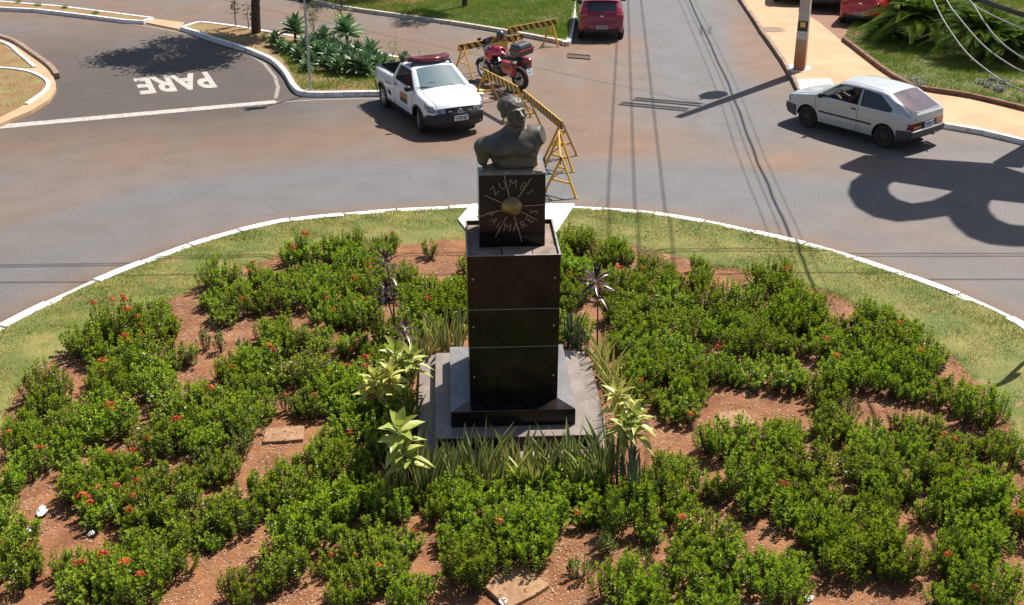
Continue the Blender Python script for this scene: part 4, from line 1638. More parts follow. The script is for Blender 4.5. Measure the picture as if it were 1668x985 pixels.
# driver
drv = thing('person', 'driver in a dark red shirt at the wheel of the silver hatchback', 'person', gol.location, gol.rotation_euler.z)
S = SDF((-.35, .02, .45), (.72, .74, 1.36), .014)
S.add(S.ell((-.06, .36, .78), (.135, .20, .30)), .03)
S.add(S.cap((-.06, .36, .98), (-.03, .36, 1.10), .062, .056), .03)
hR = np.array([[0, 1, 0], [1, 0, 0], [0, 0, 1.]]) * np.array([[-1, 1, 1]] * 3)
head_parts(S, (-.03, .36, 1.075), np.array([[0., 1, 0], [-1, 0, 0], [0, 0, 1]]), .52, hair=False)
for q in (-1, 1):
    sh_ = (-.06, .36 + q * .185, .98)
    el_ = (.16, .36 + q * .255, .80)
    hd_ = (.46, .36 + q * .150, .935)
    S.add(S.cap(sh_, el_, .062, .048), .03)
    S.add(S.cap(el_, hd_, .046, .032), .02)
    S.add(S.cap(hd_, (.50, .36 + q * .145, .945), .036, .034), .01)
    for kf in range(4):
        zz = .915 + .019 * kf
        S.add(S.cap((.505, .36 + q * .15, zz), (.535, .36 + q * .165, zz + .004), .0105, .010), .004)
        S.add(S.cap((.535, .36 + q * .165, zz + .004), (.528, .36 + q * .192, zz), .010, .009), .004)
    S.add(S.cap((.49, .36 + q * .13, .955), (.520, .36 + q * .12, .975), .012, .010), .006)
    S.add(S.cap((-.02, .36 + q * .10, .58), (.40, .36 + q * .12, .60), .085, .062), .03)
V, F = S.mesh()
MB().add(V, F).build('body', M['skin'], drv, smooth=True, angle=180)
S = SDF((-.35, .02, .45), (.50, .74, 1.12), .016)
S.add(S.ell((-.06, .36, .78), (.148, .212, .31)), .03)
for q in (-1, 1):
    S.add(S.cap((-.06, .36 + q * .185, .98), (.06, .36 + q * .225, .885), .076, .066), .03)
S.cut(S.ell((-.02, .36, 1.10), (.09, .09, .10)), .01)
V, F = S.mesh()
MB().add(V, F).build('shirt', M['shirt'], drv, smooth=True, angle=180)
S = SDF((-.20, .20, 1.08), (.12, .52, 1.36), .012)
S.add(S.ell((-.048, .36, 1.222), (.103, .086, .088)), .01)
S.d = np.maximum(S.d, -(S.X[..., 2] - 1.215 + .9 * np.minimum(0, S.X[..., 0] + .02) - .9 * np.maximum(0, S.X[..., 0] - .05) * -1))
V, F = S.mesh()
MB().add(V, F).build('hair', M['hair'], drv, smooth=True, angle=180)

# ---- white pickup with a red light bar
sav = thing('pickup', 'white municipal pickup with a red light bar on its roof stopped beside the barricades', 'pickup truck')
prof = [(-2.10, .36, 'low', 0), (-2.20, .40, 'bumper', .03), (-2.25, .46, 'bumper', .05), (-2.25, .60, 'bumper', .05), (-2.20, .63, 'gate', .03), (-2.185, 1.03, 'gate', .03), (-2.15, 1.06, 'bed', 0), (-.62, 1.075, 'cabwall', .0), (-.50, 1.30, 'cabglass', .03),
        (-.42, 1.455, 'roof', .03), (-.28, 1.50, 'roof', .035), (.10, 1.52, 'roof', .035), (.42, 1.495, 'roof', .035), (.52, 1.46, 'screen', .07), (1.22, 1.045, 'cowl', .08), (1.32, 1.01, 'hood', .05), (1.75, .945, 'hood', .06), (2.02, .855, 'hood', .09), (2.11, .785, 'hoodlip', .12),
        (2.135, .755, 'grille', .13), (2.17, .63, 'chin', .14), (2.19, .60, 'bumper', .15), (2.21, .44, 'bumper', .15), (2.17, .29, 'low', .10), (2.0, .24, 'low', 0)]
def Ws(x, z):
    w_ = .845 - plan(x, -2.25, 2.2, .14, .85) - .05 * np.clip((.5 - z) / .35, 0, 1) ** 1.5
    w_ = w_ + .012 * np.exp(-((z - .80) / .12) ** 2)
    w_ = w_ - .40 * np.maximum(0, z - 1.03) - .03 * np.clip((z - .75) / .3, 0, 1)
    return w_
c = Car(prof, Ws, (1.375, -1.375), .315, .285, .08)
gl = [(1.06, 1.055), (.46, 1.425), (-.22, 1.435), (-.30, 1.075)]
c.side([('arch_trim', (.425,), .012), ('sill_trim', [(-.95, .2), (-.95, .36), (.95, .36), (.95, .2)], .008), ('door', [(1.00, .37), (1.04, .9), (1.14, 1.03), (.50, 1.46), (-.27, 1.465), (-.36, 1.06), (-.36, .37)], .002),
        ('bumper', [(2.4, .2), (2.4, .645), (1.98, .60), (1.80, .52), (1.74, .2)], .008), ('bumper', [(-2.4, .2), (-2.4, .62), (-1.92, .60), (-1.80, .2)], .008),
        ('fuel_intake', [(-.62, .50), (-.60, .62), (-.86, .66), (-.86, .54)], .003),
        ('window_seal', grow(gl, .025), .001), ('side_window', gl, -.005),
        ('headlamp', [(2.3, .665), (2.3, .79), (2.02, .83), (1.80, .86), (1.84, .74), (1.98, .665)], .005), ('tail_lamp', [(-2.3, .68), (-2.3, .98), (-2.12, .98), (-2.14, .68)], .004),
        ('door_emblem', [(.66, .56), (.66, .82), (.12, .82), (.12, .56)], .006), ('door_emblem_band', [(.66, .69), (.66, .80), (.12, .80), (.12, .69)], .007)], 's')
def rule(lab, t, f):
    a = abs(t)
    if lab in ('bumper', 'low', 'chin'):
        return 'bumper'
    if lab == 'bed':
        return 'bed_rail' if a > .92 else None
    if lab == 'cabglass':
        return 'rear_screen' if a < .8 else 'body'
    if lab == 'screen':
        return 'windscreen' if a < .92 else 'body'
    if lab == 'grille':
        return 'grille' if a < .62 else ('headlamp|L' if t > 0 else 'headlamp|R')
    if lab == 'gate':
        return 'tailgate' if a < .88 else ('tail_lamp|L' if t > 0 else 'tail_lamp|R')
    return 'body'
c.top(rule)
W_ = M['white_car']
mats = {'body': W_, 'door': W_, 'tailgate': W_, 'arch_trim': M['black_plastic'], 'sill_trim': M['black_plastic'], 'bumper': M['black_plastic'], 'fuel_intake': M['ink'], 'window_seal': M['black_plastic'], 'side_window': M['clear_glass'], 'headlamp': M['lamp_clear'], 'tail_lamp': M['lamp_red'],
        'door_emblem': M['door_green'], 'door_emblem_band': M['door_orange'], 'bed_rail': M['black_plastic'], 'rear_screen': M['dark_glass'], 'windscreen': M['windscreen'], 'grille': M['black_plastic']}
so_ = c.finish(sav, mats)
underbody(sav, c, .845)
for x in c.axles:
    for y in (.83, -.83):
        wheel(sav, x, y, .315, .19, 'cover', R(-14) if x > 0 else 0)
for q in ('L', 'R'):
    for k in ('door_emblem', 'door_emblem_band'):
        so_[k + '|' + q].parent = so_['door|' + q]
b_ = MB()
b_.box((-1.38, 0, .60), (1.5, 1.44, .03))
for q in (-1, 1):
    b_.box((-1.38, q * .72, .83), (1.5, .03, .47))
b_.box((-.645, 0, .83), (.03, 1.44, .47))
b_.box((-2.115, 0, .83), (.03, 1.44, .47))
for i in range(9):
    b_.box((-1.38, -.62 + i * .155, .622), (1.45, .06, .014))
for i in range(11):
    b_.box((-.665, -.66 + i * .132, .83), (.012, .05, .44))
b_.build('bed', M['black_plastic'], sav)
for q in (-1, 1):
    MB().tube([(-2.1, q * .77, 1.10), (-1.9, q * .77, 1.125), (-.95, q * .765, 1.135), (-.75, q * .76, 1.10)], .014, 8).build('bed_bar', M['black_plastic'], sav)
    mirror(sav, .98, q * .86, 1.08, M['black_plastic'])
    MB().box((-.24, q * .848, .93), (.16, .03, .035)).build('door_handle', M['black_plastic'], so_['door|L' if q > 0 else 'door|R'], bevel=.008)
    o = MB()
    for sx in (.34, -.30):
        o.bar((sx, q * .60, 1.46), (sx, q * .52, 1.585), .05, .035)
    o.build('rack_foot', M['black_steel'], sav)
rk = MB()
for sx in (.34, -.30):
    rk.bar((sx, -.56, 1.595), (sx, .56, 1.595), .045, .03)
rk.build('roof_rack', M['black_steel'], sav)
lb = MB()
n_ = 24
outl = []
for i in range(n_ + 1):
    t = -1 + 2 * i / n_
    outl.append((.46 - .30 * abs(t) ** 2.0, t * .62))
for i in range(n_ + 1):
    t = 1 - 2 * i / n_
    outl.append((.12 - .26 * abs(t) ** 1.8, t * .62))
lb.prism(outl, 1.612, 1.70, True)
o = lb.build('light_bar', M['beacon_red'], sav, smooth=True, angle=40, bevel=.025)
MB().prism([(x * .9 + .02, y * .95) for x, y in outl], 1.585, 1.612).build('light_bar_base', M['black_plastic'], sav)
MB().tube([(-.12, -.1, 1.51), (-.30, -.1, 1.78)], .007, 6).build('antenna', M['black_steel'], sav)
seat_set(sav, (.12,), 'red_cloth')
MB().box((1.0, 0, .93), (.4, 1.4, .2)).build('dashboard', M['interior'], sav, bevel=.05)
seam(sav, [(1.00, .37), (1.04, .9), (1.13, 1.03)], c)
seam(sav, [(-.36, .37), (-.36, 1.06), (-.27, 1.465)], c)
lid_gap(sav, c, 'hood', .88)
lid_gap(sav, c, 'roof', .92, .006, False)
plate(sav, (2.375, 0, .53), (R(0), 0, R(90)), 'SVI3C80')
gb = MB()
gt = Matrix.Translation((2.315, 0, .69)) @ Matrix.Rotation(R(80), 4, 'Y')
gb.lathe([(.062 + .010 * math.cos(i * math.pi / 3), .008 * math.sin(i * math.pi / 3)) for i in range(6)], 22, gt, closed=True)
for a0, a1 in (((-.026, .046), (0, .005)), ((.026, .046), (0, .005)), ((-.048, .022), (-.022, -.042)), ((-.022, -.042), (0, -.004)), ((0, -.004), (.022, -.042)), ((.022, -.042), (.048, .022))):
    gb.bar((2.317, a0[0], .69 + a0[1]), (2.317, a1[0], .69 + a1[1]), .010, .010, up=(1, 0, 0))
gb.build('badge', M['chrome'], sav, smooth=True)
o = MB()
for q in (-1, 1):
    o.box((2.29, q * .28, .705), (.012, .10, .02), Matrix.Rotation(R(-8 * q), 3, 'Z'))
o.build('grille_mark', M['alloy'], sav)
for q in (-1, 1):
    MB().bar((2.24, q * .30, .615), (2.20, q * .56, .615), .02, .03).build('chin_strip', M['alloy'], sav)
wp = MB()
wp.tube([(1.22, .25, 1.125), (1.06, -.35, 1.215)], .010, 6)
wp.tube([(1.22, -.35, 1.115), (1.12, -.72, 1.135)], .010, 6)
wp.build('wiper', M['black_plastic'], sav)
v, f = text_geo('TRANSITO', .10)
for q in (-1, 1):
    MB().add([(-.80 + q * -1 * -q_.x * 1.0 * (-1 if q > 0 else 1) * -1, q * .862, .84 + q_.y) for q_ in v], f).build('side_text', M['grey_plastic'], sav)
place(sav, (622, 172), (685, 216), 2.75, 0, -1, .80)
sav.scale = (.975, .975, .975)

# ---- generic newer hatchback, used for the wine car and the parked cars
def modern(root, col, glass, txt, txtblue):
    prof = [(-1.72, .32, 'low', 0), (-1.86, .36, 'bumper', .05), (-1.92, .44, 'bumper', .07), (-1.91, .62, 'gate', .07), (-1.88, .70, 'gate', .06), (-1.85, .98, 'gate', .06), (-1.80, 1.04, 'rear_glass', .06), (-1.50, 1.36, 'roof', .04), (-1.55, 1.40, 'roof', .03), (-1.2, 1.45, 'roof', .04), (-.4, 1.48, 'roof', .04),
            (.10, 1.455, 'roof', .04), (.30, 1.41, 'screen', .06), (1.05, .99, 'hood', .06), (1.70, .86, 'hood', .07), (1.88, .74, 'grille', .10), (1.93, .58, 'bumper', .12), (1.95, .40, 'bumper', .12), (1.85, .27, 'low', .06), (1.75, .25, 'low', 0)]
    def Wm(x, z):
        w_ = .855 - plan(x, -1.92, 1.95, .13, .8) - .05 * np.clip((.5 - z) / .35, 0, 1) ** 1.5
        w_ = w_ + .012 * np.exp(-((z - .85) / .10) ** 2)
        return w_ - .42 * np.maximum(0, z - 1.0) - .03 * np.clip((z - .75) / .3, 0, 1)
    c = Car(prof, Wm, (1.25, -1.25), .31, .25, .10)
    g1 = [(.86, 1.02), (.32, 1.36), (-.30, 1.40), (-.32, 1.02)]
    g2 = [(-.40, 1.02), (-.38, 1.40), (-1.05, 1.37), (-1.40, 1.16), (-1.36, 1.06)]
    c.side([('door', [(.92, .32), (.95, 1.0), (.36, 1.42), (-.34, 1.44), (-.36, .32)], .002), ('window_seal', grow(g1, .02), .001), ('window_seal', grow(g2, .02), .001), ('side_window', g1, -.004), ('side_window', g2, -.004),
            ('tail_lamp', [(-2, .78), (-2, .98), (-1.62, .99), (-1.78, .84), (-1.80, .78)], .006), ('headlamp', [(2, .70), (2, .80), (1.6, .86), (1.7, .72)], .005)], 's')
    def rule(lab, t, f):
        a = abs(t)
        if lab == 'low':
            return 'valance'
        if lab == 'rear_glass':
            return 'rear_screen' if a < .85 and f < .93 else 'body'
        if lab == 'screen':
            return 'windscreen' if a < .92 else 'body'
        if lab == 'gate' and a > .70 and f < .99:
            return 'body'
        if lab == 'grille':
            return 'grille' if a < .6 else ('headlamp|L' if t > 0 else 'headlamp|R')
        return 'body'
    c.top(rule)
    o = c.finish(root, {'body': col, 'door': col, 'window_seal': M['black_plastic'], 'side_window': glass, 'tail_lamp': M['lamp_red'], 'headlamp': M['lamp_clear'], 'valance': M['black_plastic'], 'rear_screen': glass, 'windscreen': glass, 'grille': M['black_plastic']})
    underbody(root, c, .855)
    for x in c.axles:
        for y in (.84, -.84):
            wheel(root, x, y, .31, .19, 'alloy')
    for q in (-1, 1):
        mirror(root, .74, q * .87, 1.04, M['black_plastic'])
        l_ = MB()
        l_.box((-1.90, q * .60, .90), (.05, .22, .14), Matrix.Rotation(R(14 * q), 3, 'Z'))
        l_.build('tail_lamp', M['lamp_red'], root, bevel=.02)
        MB().box((-1.955, q * .56, .47), (.02, .18, .05), Matrix.Rotation(R(10 * q), 3, 'Z')).build('reflector', M['lamp_red'], root, bevel=.008)
    v_ = MB()
    v_.box((-1.965, 0, .40), (.06, 1.30, .13))
    v_.build('bumper_insert', M['black_plastic'], root, bevel=.03)
    plate(root, (-1.995, 0, .53), (0, 0, R(-90)), txt, txtblue, 'plate_grey')
    b = MB().box((-1.93, 0, .92), (.012, .12, .05)).build('badge', M['chrome'], root, bevel=.008)
    w_ = MB()
    w_.tube([(-1.86, 0, 1.07), (-1.84, .30, 1.12)], .009, 6)
    w_.build('rear_wiper', M['black_plastic'], root)
    MB().box((-1.93, 0, 1.00), (.02, .5, .02)).build('gate_handle', M['black_plastic'], root, bevel=.006)
    MB().tube([(-1.05, 0, 1.50), (-1.28, 0, 1.62)], .007, 6).build('antenna', M['black_steel'], root)
    return c
wine = thing('hatchback', 'dark wine red hatchback seen from behind by the lawn at the far kerb', 'car')
modern(wine, M['wine_car'], M['dark_glass'], 'FXS4F55', False)
a_, b_ = at(947, 61), at(1009, 61)
mid = (a_ + b_) / 2
dr = at(1000, -60) - at(978, 61)
hd = math.atan2(dr.y, dr.x)
hd = R(90) + R(-1.0)
wine.rotation_euler = (0, 0, hd)
sc = .93
wine.scale = (sc, sc, sc)
wine.location = mid + Vector((math.cos(hd), math.sin(hd), 0)) * 1.25 * sc
def park(name, label, col, px_rear, heading, txt, scale=1.0, z=ZK - .012):
    o = thing(name, label, 'car')
    modern(o, col, M['dark_glass'], txt, False)
    p = at(*px_rear, z)
    o.rotation_euler = (0, 0, heading)
    o.scale = (scale,) * 3
    o.location = p + Vector((math.cos(heading), math.sin(heading), 0)) * 1.25 * scale
    return o
park('parked_car', 'bright red hatchback parked with its rear towards the pavement beside the cycads', M['red_car'], (1402, 38), R(66), 'GCI7M01', .88)
park('parked_car', 'grey car with black bumper parked left of the bright red hatchback', M['grey_car'], (1353, 14), R(74), 'EJK2B19', 1.02)
park('parked_car', 'white car mostly cut off by the picture top behind the pole', M['white_car'], (1296, 3), R(78), 'DWP8A40', 1.0)

# ---------------------------------------------------------------- barricades and the detour sign
def barricade(name, label, fa, fb, h=.90, ext=.22, bh=.19, groups='striped barricades closing the road'):
    a = (fa[0] + fa[1]) / 2
    b = (fb[0] + fb[1]) / 2
    d = b - a
    L = d.length
    o = thing(name, label, 'barricade', (a + b) / 2, math.atan2(d.y, d.x), groups)
    inv = Matrix.Rotation(-o.rotation_euler.z, 4, 'Z')
    bd_ = MB().box((0, 0, 0), (L + 2 * ext, .028, bh)).build('board', M['hazard'], o, bevel=.004)
    bd_.location = (0, -.02, h - bh / 2 + .015)
    e_ = MB()
    e_.box((0, -.02, h + .018), (L + 2 * ext, .034, .008))
    e_.build('board_edge', M['yellow_steel'], o)
    for feet, sx in ((fa, -L / 2), (fb, L / 2)):
        m_ = MB()
        ap = Vector((sx, .012, h - .02))
        ff = []
        for f in feet:
            q = inv @ (f - o.location)
            q = Vector((q.x, q.y, .0))
            k = max(-.55, min(.55, q.y))
            q = Vector((sx + max(-.25, min(.25, q.x - sx)), k if abs(k) > .30 else math.copysign(.34, k), 0))
            ff.append(q)
            m_.bar(q, ap, .042, .042)
            m_.box((q.x, q.y, .012), (.06, .09, .02))
        for t in (.36, .72):
            m_.bar(ff[0].lerp(ap, t), ff[1].lerp(ap, t), .036, .036)
        m_.bar(ff[0].lerp(ap, .36), ff[1].lerp(ap, .72), .026, .026)
        m_.build('trestle', M['yellow_steel'], o)
    return o
def feet(u, v, h, along, sp=.42):
    c = at(u, v, h)
    c.z = 0
    d = (at(*along, h) - at(u, v, h))
    d.z = 0
    d.normalize()
    n_ = Vector((-d.y, d.x, 0))
    return [c + n_ * sp, c - n_ * sp]
A = lambda *q: [at(u, v) for u, v in q]
barricade('barricade', 'striped yellow barricade left of the motorcycle, behind the white pickup', A((741, 113), (771, 126)), A((828, 97), (856, 109)))
barricade('barricade', 'striped yellow barricade standing farthest back in front of the lawn kerb', A((822, 90), (847, 84)), A((885, 72), (910, 76)), .86)
barricade('barricade', 'striped yellow barricade standing between the motorcycle and the white pickup', feet(791, 114, .9, (842, 140)), feet(842, 140, .9, (791, 114)), .90, .12, .21)
barricade('barricade', 'striped yellow barricade running behind the bust head down towards its raised shoulder', feet(856, 149, .92, (914, 196)), feet(914, 196, .92, (856, 149)), .92, .14, .21)
barricade('barricade', 'striped barricade seen end-on, nearest the white kerb beside the stone block', A((888, 267), (934, 283)), A((888, 308), (939, 326)), .90, .06)
ds = thing('detour_sign', 'yellow DESVIO detour sign hung above the barricade behind the motorcycle', 'traffic sign', far(813, 71, 37.55), R(26))
MB().box((0, 0, 0), (.56, .018, .50)).build('panel', M['gold_sign'], ds, bevel=.008)
v, f = text_geo('DESVIO', .145, 0, .006)
MB().add([(p.x * .93, -.012, p.y * 1.25 + .12) for p in v], f).build('text', M['ink'], ds)
m_ = MB()
for z in (.235, -.235):
    m_.box((0, -.0105, z), (.52, .003, .012))
for x in (.265, -.265):
    m_.box((x, -.0105, 0), (.012, .003, .46))
m_.build('border', M['ink'], ds)
m_ = MB()
m_.bar((.02, -.012, -.08), (-.14, -.012, -.08), .004, .05, up=(0, 0, 1))
m_.bar((-.14, -.012, -.08), (-.08, -.012, -.02), .004, .04)
m_.bar((-.14, -.012, -.08), (-.08, -.012, -.14), .004, .04)
m_.build('arrow', M['ink'], ds)
for x in (-.2, .2):
    MB().bar((x, .03, -.25), (x, .03, -.25 - (ds.location.z - .25) + .0), .03, .03).build('leg', M['yellow_steel'], ds)
    MB().bar((x, .03, .2), (x, .03, -.25), .03, .03).build('bracket', M['yellow_steel'], ds)
sbag = MB()
sbag.ball((0, 0, .07), (.20, .13, .09), 14, 8)
sbag.ball((.16, 0, .08), (.06, .07, .06), 10, 6)
o = sbag.build('sandbag', M['sticker_yellow'], smooth=True)
o.location = at(778, 153)
tag(o, 'small pale yellow sandbag at the pickup front corner by the barricade foot', 'sandbag')

# ---------------------------------------------------------------- motorcycle
bk = thing('motorcycle', 'red motorcycle with dark top case and red panniers parked among the barricades', 'motorcycle')
def bike_wheel(x, r, wd):
    mt = Matrix.Rotation(R(90), 4, 'X')
    hub = MB().lathe([(0, -.05), (.05, -.05), (.05, .05), (0, .05)], 14, mt).build('wheel', M['engine'], bk)
    hub.location = (x, 0, r)
    n_ = 12
    MB().lathe([(r - wd / 2 + wd / 2 * math.cos(2 * math.pi * i / n_), wd / 2 * math.sin(2 * math.pi * i / n_)) for i in range(n_)], 32, mt, closed=True).build('tyre', M['rubber'], hub, smooth=True, angle=180)
    m_ = MB()
    ri = r - wd + .012
    m_.lathe([(ri, -.04), (ri - .03, -.035), (ri - .03, .035), (ri, .04)], 28, mt, closed=True)
    for i in range(6):
        a = 2 * math.pi * i / 6
        m_.bar((0, 0, 0), ((ri - .02) * math.cos(a), 0, (ri - .02) * math.sin(a)), .04, .03, up=(0, 1, 0))
    m_.lathe([(.15, .052), (.08, .052)], 24, mt)
    m_.build('rim', M['alloy'], hub)
bike_wheel(.72, .30, .105)
bike_wheel(-.68, .31, .14)
for q in (-1, 1):
    m_ = MB()
    m_.tube([(.72, q * .085, .30), (.56, q * .085, .66)], .030, 8)
    m_.tube([(.56, q * .085, .66), (.40, q * .085, 1.00)], .021, 8)
    m_.build('fork', M['galv'], bk)
m_ = MB()
for i in range(9):
    a = R(20 + 15 * i)
    m_.box((.72 + .325 * math.cos(a), 0, .30 + .325 * math.sin(a)), (.10, .10, .012), Matrix.Rotation(-a + R(90), 3, 'Y'))
m_.build('mudguard', M['black_plastic'], bk)
m_ = MB()
m_.tube([(.34, .40, 1.06), (.38, .26, 1.09), (.40, .08, 1.03), (.40, -.08, 1.03), (.38, -.26, 1.09), (.34, -.40, 1.06)], .014, 8)
for q in (-1, 1):
    m_.tube([(.345, q * .38, 1.065), (.335, q * .48, 1.055)], .02, 8)
    m_.tube([(.385, q * .27, 1.09), (.40, q * .33, 1.24)], .008, 6)
m_.build('handlebar', M['black_plastic'], bk)
for q in (-1, 1):
    m_ = MB().ball((.40, q * .34, 1.27), (.022, .07, .045), 12, 7)
    m_.build('mirror', M['black_plastic'], bk, smooth=True)
m_ = MB().ball((.56, 0, .90), (.10, .11, .13), 14, 9)
m_.build('headlamp', M['lamp_clear'], bk, smooth=True)
m_ = MB()
for t in range(7):
    y = -.15 + .05 * t
    m_.box((.53 - .9 * y * y, y, 1.09), (.012, .052, .26), Matrix.Rotation(R(-28), 3, 'Y'))
m_.build('windscreen', M['dark_glass'], bk)
S = SDF((-.30, -.26, .58), (.62, .26, 1.10), .014)
S.add(S.ell((.10, 0, .90), (.29, .155, .145)), .03)
S.add(S.ell((.26, 0, .86), (.16, .175, .13)), .05)
for q in (-1, 1):
    S.add(S.ell((.36, q * .13, .76), (.16, .055, .15)), .03)
S.cut(S.ell((-.20, 0, .98), (.16, .10, .10)), .02)
V, F = S.mesh()
MB().add(V, F).build('fuel_tank', M['bike_red'], bk, smooth=True, angle=180)
S = SDF((-.92, -.22, .62), (.0, .22, 1.0), .014)
S.add(S.ell((-.25, 0, .79), (.24, .135, .065)), .03)
S.add(S.ell((-.58, 0, .84), (.26, .125, .065)), .05)
V, F = S.mesh()
MB().add(V, F).build('seat', M['black_plastic'], bk, smooth=True, angle=180)
m_ = MB()
m_.box((.05, 0, .42), (.40, .26, .28))
m_.box((.20, 0, .60), (.20, .22, .20), Matrix.Rotation(R(-30), 3, 'Y'))
for i in range(5):
    m_.box((.21 + .012 * i, 0, .52 + .04 * i), (.26, .26, .012), Matrix.Rotation(R(-30), 3, 'Y'))
m_.lathe([(0, .17), (.10, .17), (.12, .14), (.12, -.14), (.10, -.17), (0, -.17)], 18, Matrix.Translation((.0, 0, .40)) @ Matrix.Rotation(R(90), 4, 'X'))
m_.build('engine', M['engine'], bk, bevel=.012)
m_ = MB()
for q in (-1, 1):
    m_.tube([(.42, q * .04, .95), (.20, q * .13, .72), (-.20, q * .13, .60), (-.30, q * .12, .42)], .020, 8)
    m_.tube([(-.20, q * .12, .62), (-.60, q * .11, .80), (-.95, q * .10, .86)], .015, 8)
    m_.tube([(-.28, q * .11, .42), (-.68, q * .11, .31)], .026, 8)
    m_.tube([(-.40, q * .12, .45), (-.55, q * .12, .76)], .022, 8)
m_.tube([(-.1, .15, .22), (-.02, .34, .01)], .012, 6)
m_.build('frame', M['black_steel'], bk)
m_ = MB()
m_.tube([(.30, -.10, .48), (.24, -.13, .20), (-.15, -.15, .20), (-.45, -.19, .33)], .022, 8)
m_.tube([(-.45, -.19, .33), (-.88, -.22, .48)], [.035, .055], 12)
m_.build('exhaust', M['galv'], bk, smooth=True)
for q in (-1, 1):
    p_ = MB().box((-.60, q * .27, .64), (.44, .17, .34), Matrix.Rotation(R(-8), 3, 'Y')).build('pannier', M['pannier_red'], bk, bevel=.05)
    MB().box((-.60, q * .358, .70), (.30, .006, .03), Matrix.Rotation(R(-8), 3, 'Y')).build('pannier_seam', M['black_plastic'], p_)
tcs = MB().box((-.84, 0, 1.06), (.40, .50, .17), taper=1.06).build('top_case', M['case_grey'], bk, bevel=.05)
MB().box((-.84, 0, 1.21), (.42, .52, .15), taper=.78).build('case_lid', M['case_grey'], tcs, bevel=.05)
MB().box((-.85, 0, 1.135), (.445, .545, .035)).build('case_stripe', M['lamp_red'], tcs, bevel=.012)
MB().box((-.96, 0, .84), (.10, .20, .09)).build('tail_lamp', M['lamp_red'], bk, bevel=.02)
MB().bar((-.94, 0, .80), (-1.08, 0, .52), .14, .02).build('rear_fender', M['black_plastic'], bk)
npl = MB().box((0, 0, 0), (.20, .01, .17)).build('number_plate', M['plate_white'], bk)
npl.location = (-1.10, 0, .56)
npl.rotation_euler = (R(-20), 0, R(-90))
v, f = text_geo('BRA', .05)
MB().add([(p.x, -.006, p.y + .055) for p in v], f).build('plate_text', M['plate_blue'], npl)
v, f = text_geo('2E19', .075)
MB().add([(p.x, -.006, p.y - .025) for p in v], f).build('plate_number', M['ink'], npl)
a_, b_ = at(853, 147), at(789, 129)
d = b_ - a_
hd = math.atan2(d.y, d.x)
bk.rotation_euler = (R(-7), 0, hd)
bk.rotation_mode = 'XYZ'
bk.scale = (1.12, 1.12, 1.12)
mid = (a_ + b_) / 2
bk.location = mid + Vector((0, 0, .0))
bpy.context.view_layer.update()
hp = bk.matrix_world @ Vector((.34, -.34, 1.20))
hm = thing('helmet', 'dark glossy helmet hanging on the handlebar of the red motorcycle', 'helmet', hp)
S = SDF((-.17, -.17, -.17), (.17, .17, .17), .012)
S.add(S.ell((0, 0, 0), (.145, .125, .135)), .01)
S.add(S.ell((.07, 0, -.07), (.07, .09, .07)), .04)
S.cut(S.ell((0, 0, -.13), (.10, .085, .12)), .01)
V, F = S.mesh()
MB().add(V, F).build('shell', M['helmet'], hm, smooth=True, angle=180)
m_ = MB()
for i in range(9):
    a = R(-60 + 15 * i)
    m_.box((.140 * math.cos(a), .122 * math.sin(a), .015), (.012, .036, .075), Matrix.Rotation(a, 3, 'Z'))
m_.build('visor', M['dark_glass'], hm)
hm.rotation_euler = (0, R(10), hd + R(150))

# ---------------------------------------------------------------- utility pole, wires
pb = at(1302, 113, ZK)
pole = thing('utility_pole', 'concrete utility pole with pasted stickers on the tan pavement', 'utility pole', pb, R(-20))
pmat = mat('pole_mix', (.43, .38, .34), .9, bump=.3, bscale=40)
n, l = pmat.node_tree.nodes, pmat.node_tree.links
tc = n.new("ShaderNodeTexCoord")
spx = n.new("ShaderNodeSeparateXYZ")
l.new(tc.outputs["Object"], spx.inputs[0])
no = n.new("ShaderNodeTexNoise")
no.inputs["Scale"].default_value = 3
no.inputs["Detail"].default_value = 5
l.new(tc.outputs["Object"], no.inputs["Vector"])
sc_ = n.new("ShaderNodeMath")
sc_.operation = 'MULTIPLY_ADD'
sc_.inputs[1].default_value = .9
l.new(no.outputs[0], sc_.inputs[0])
l.new(spx.outputs['Z'], sc_.inputs[2])
rpn = n.new("ShaderNodeValToRGB")
rpn.color_ramp.elements[0].position = .35
rpn.color_ramp.elements[0].color = (.33, .15, .07, 1)
rpn.color_ramp.elements[1].position = 1.0
rpn.color_ramp.elements[1].color = (.40, .35, .31, 1)
e3 = rpn.color_ramp.elements.new(.62)
e3.color = (.37, .235, .145, 1)
dvm = n.new("ShaderNodeMath")
dvm.operation = 'DIVIDE'
dvm.inputs[1].default_value = 2.0
l.new(sc_.outputs[0], dvm.inputs[0])
l.new(dvm.outputs[0], rpn.inputs[0])
l.new(rpn.outputs[0], n["Principled BSDF"].inputs["Base Color"])
PH = 9.08
m_ = MB()
m_.add([(-.17, -.20, -.1), (.17, -.20, -.1), (.17, .20, -.1), (-.17, .20, -.1), (-.10, -.12, PH), (.10, -.12, PH), (.10, .12, PH), (-.10, .12, PH)],
       [(4, 5, 6, 7), (0, 1, 5, 4), (1, 2, 6, 5), (2, 3, 7, 6), (3, 0, 4, 7)])
m_.build('shaft', pmat, pole, bevel=.02)
for z, hgt, mk_, wd in ((1.36, .30, 'sticker_dark', .30), (1.40, .15, 'sticker_yellow', .15), (1.08, .24, 'sticker_white', .28), (1.72, .14, 'sticker_white', .2)):
    q = .2 - .08 * z / PH + (.004 if mk_ != 'sticker_yellow' else .007)
    MB().box((0, -q - .001, z), (wd, .004, hgt), Matrix.Rotation(R(-.5), 3, 'X')).build('sticker', M[mk_], pole)
inv = Matrix.Rotation(R(20), 4, 'Z')
def pl_(x, y, z):
    p = inv @ (Vector((x, y, 0)) - Vector((pb.x, pb.y, 0)))
    p.z = z - ZK
    return p
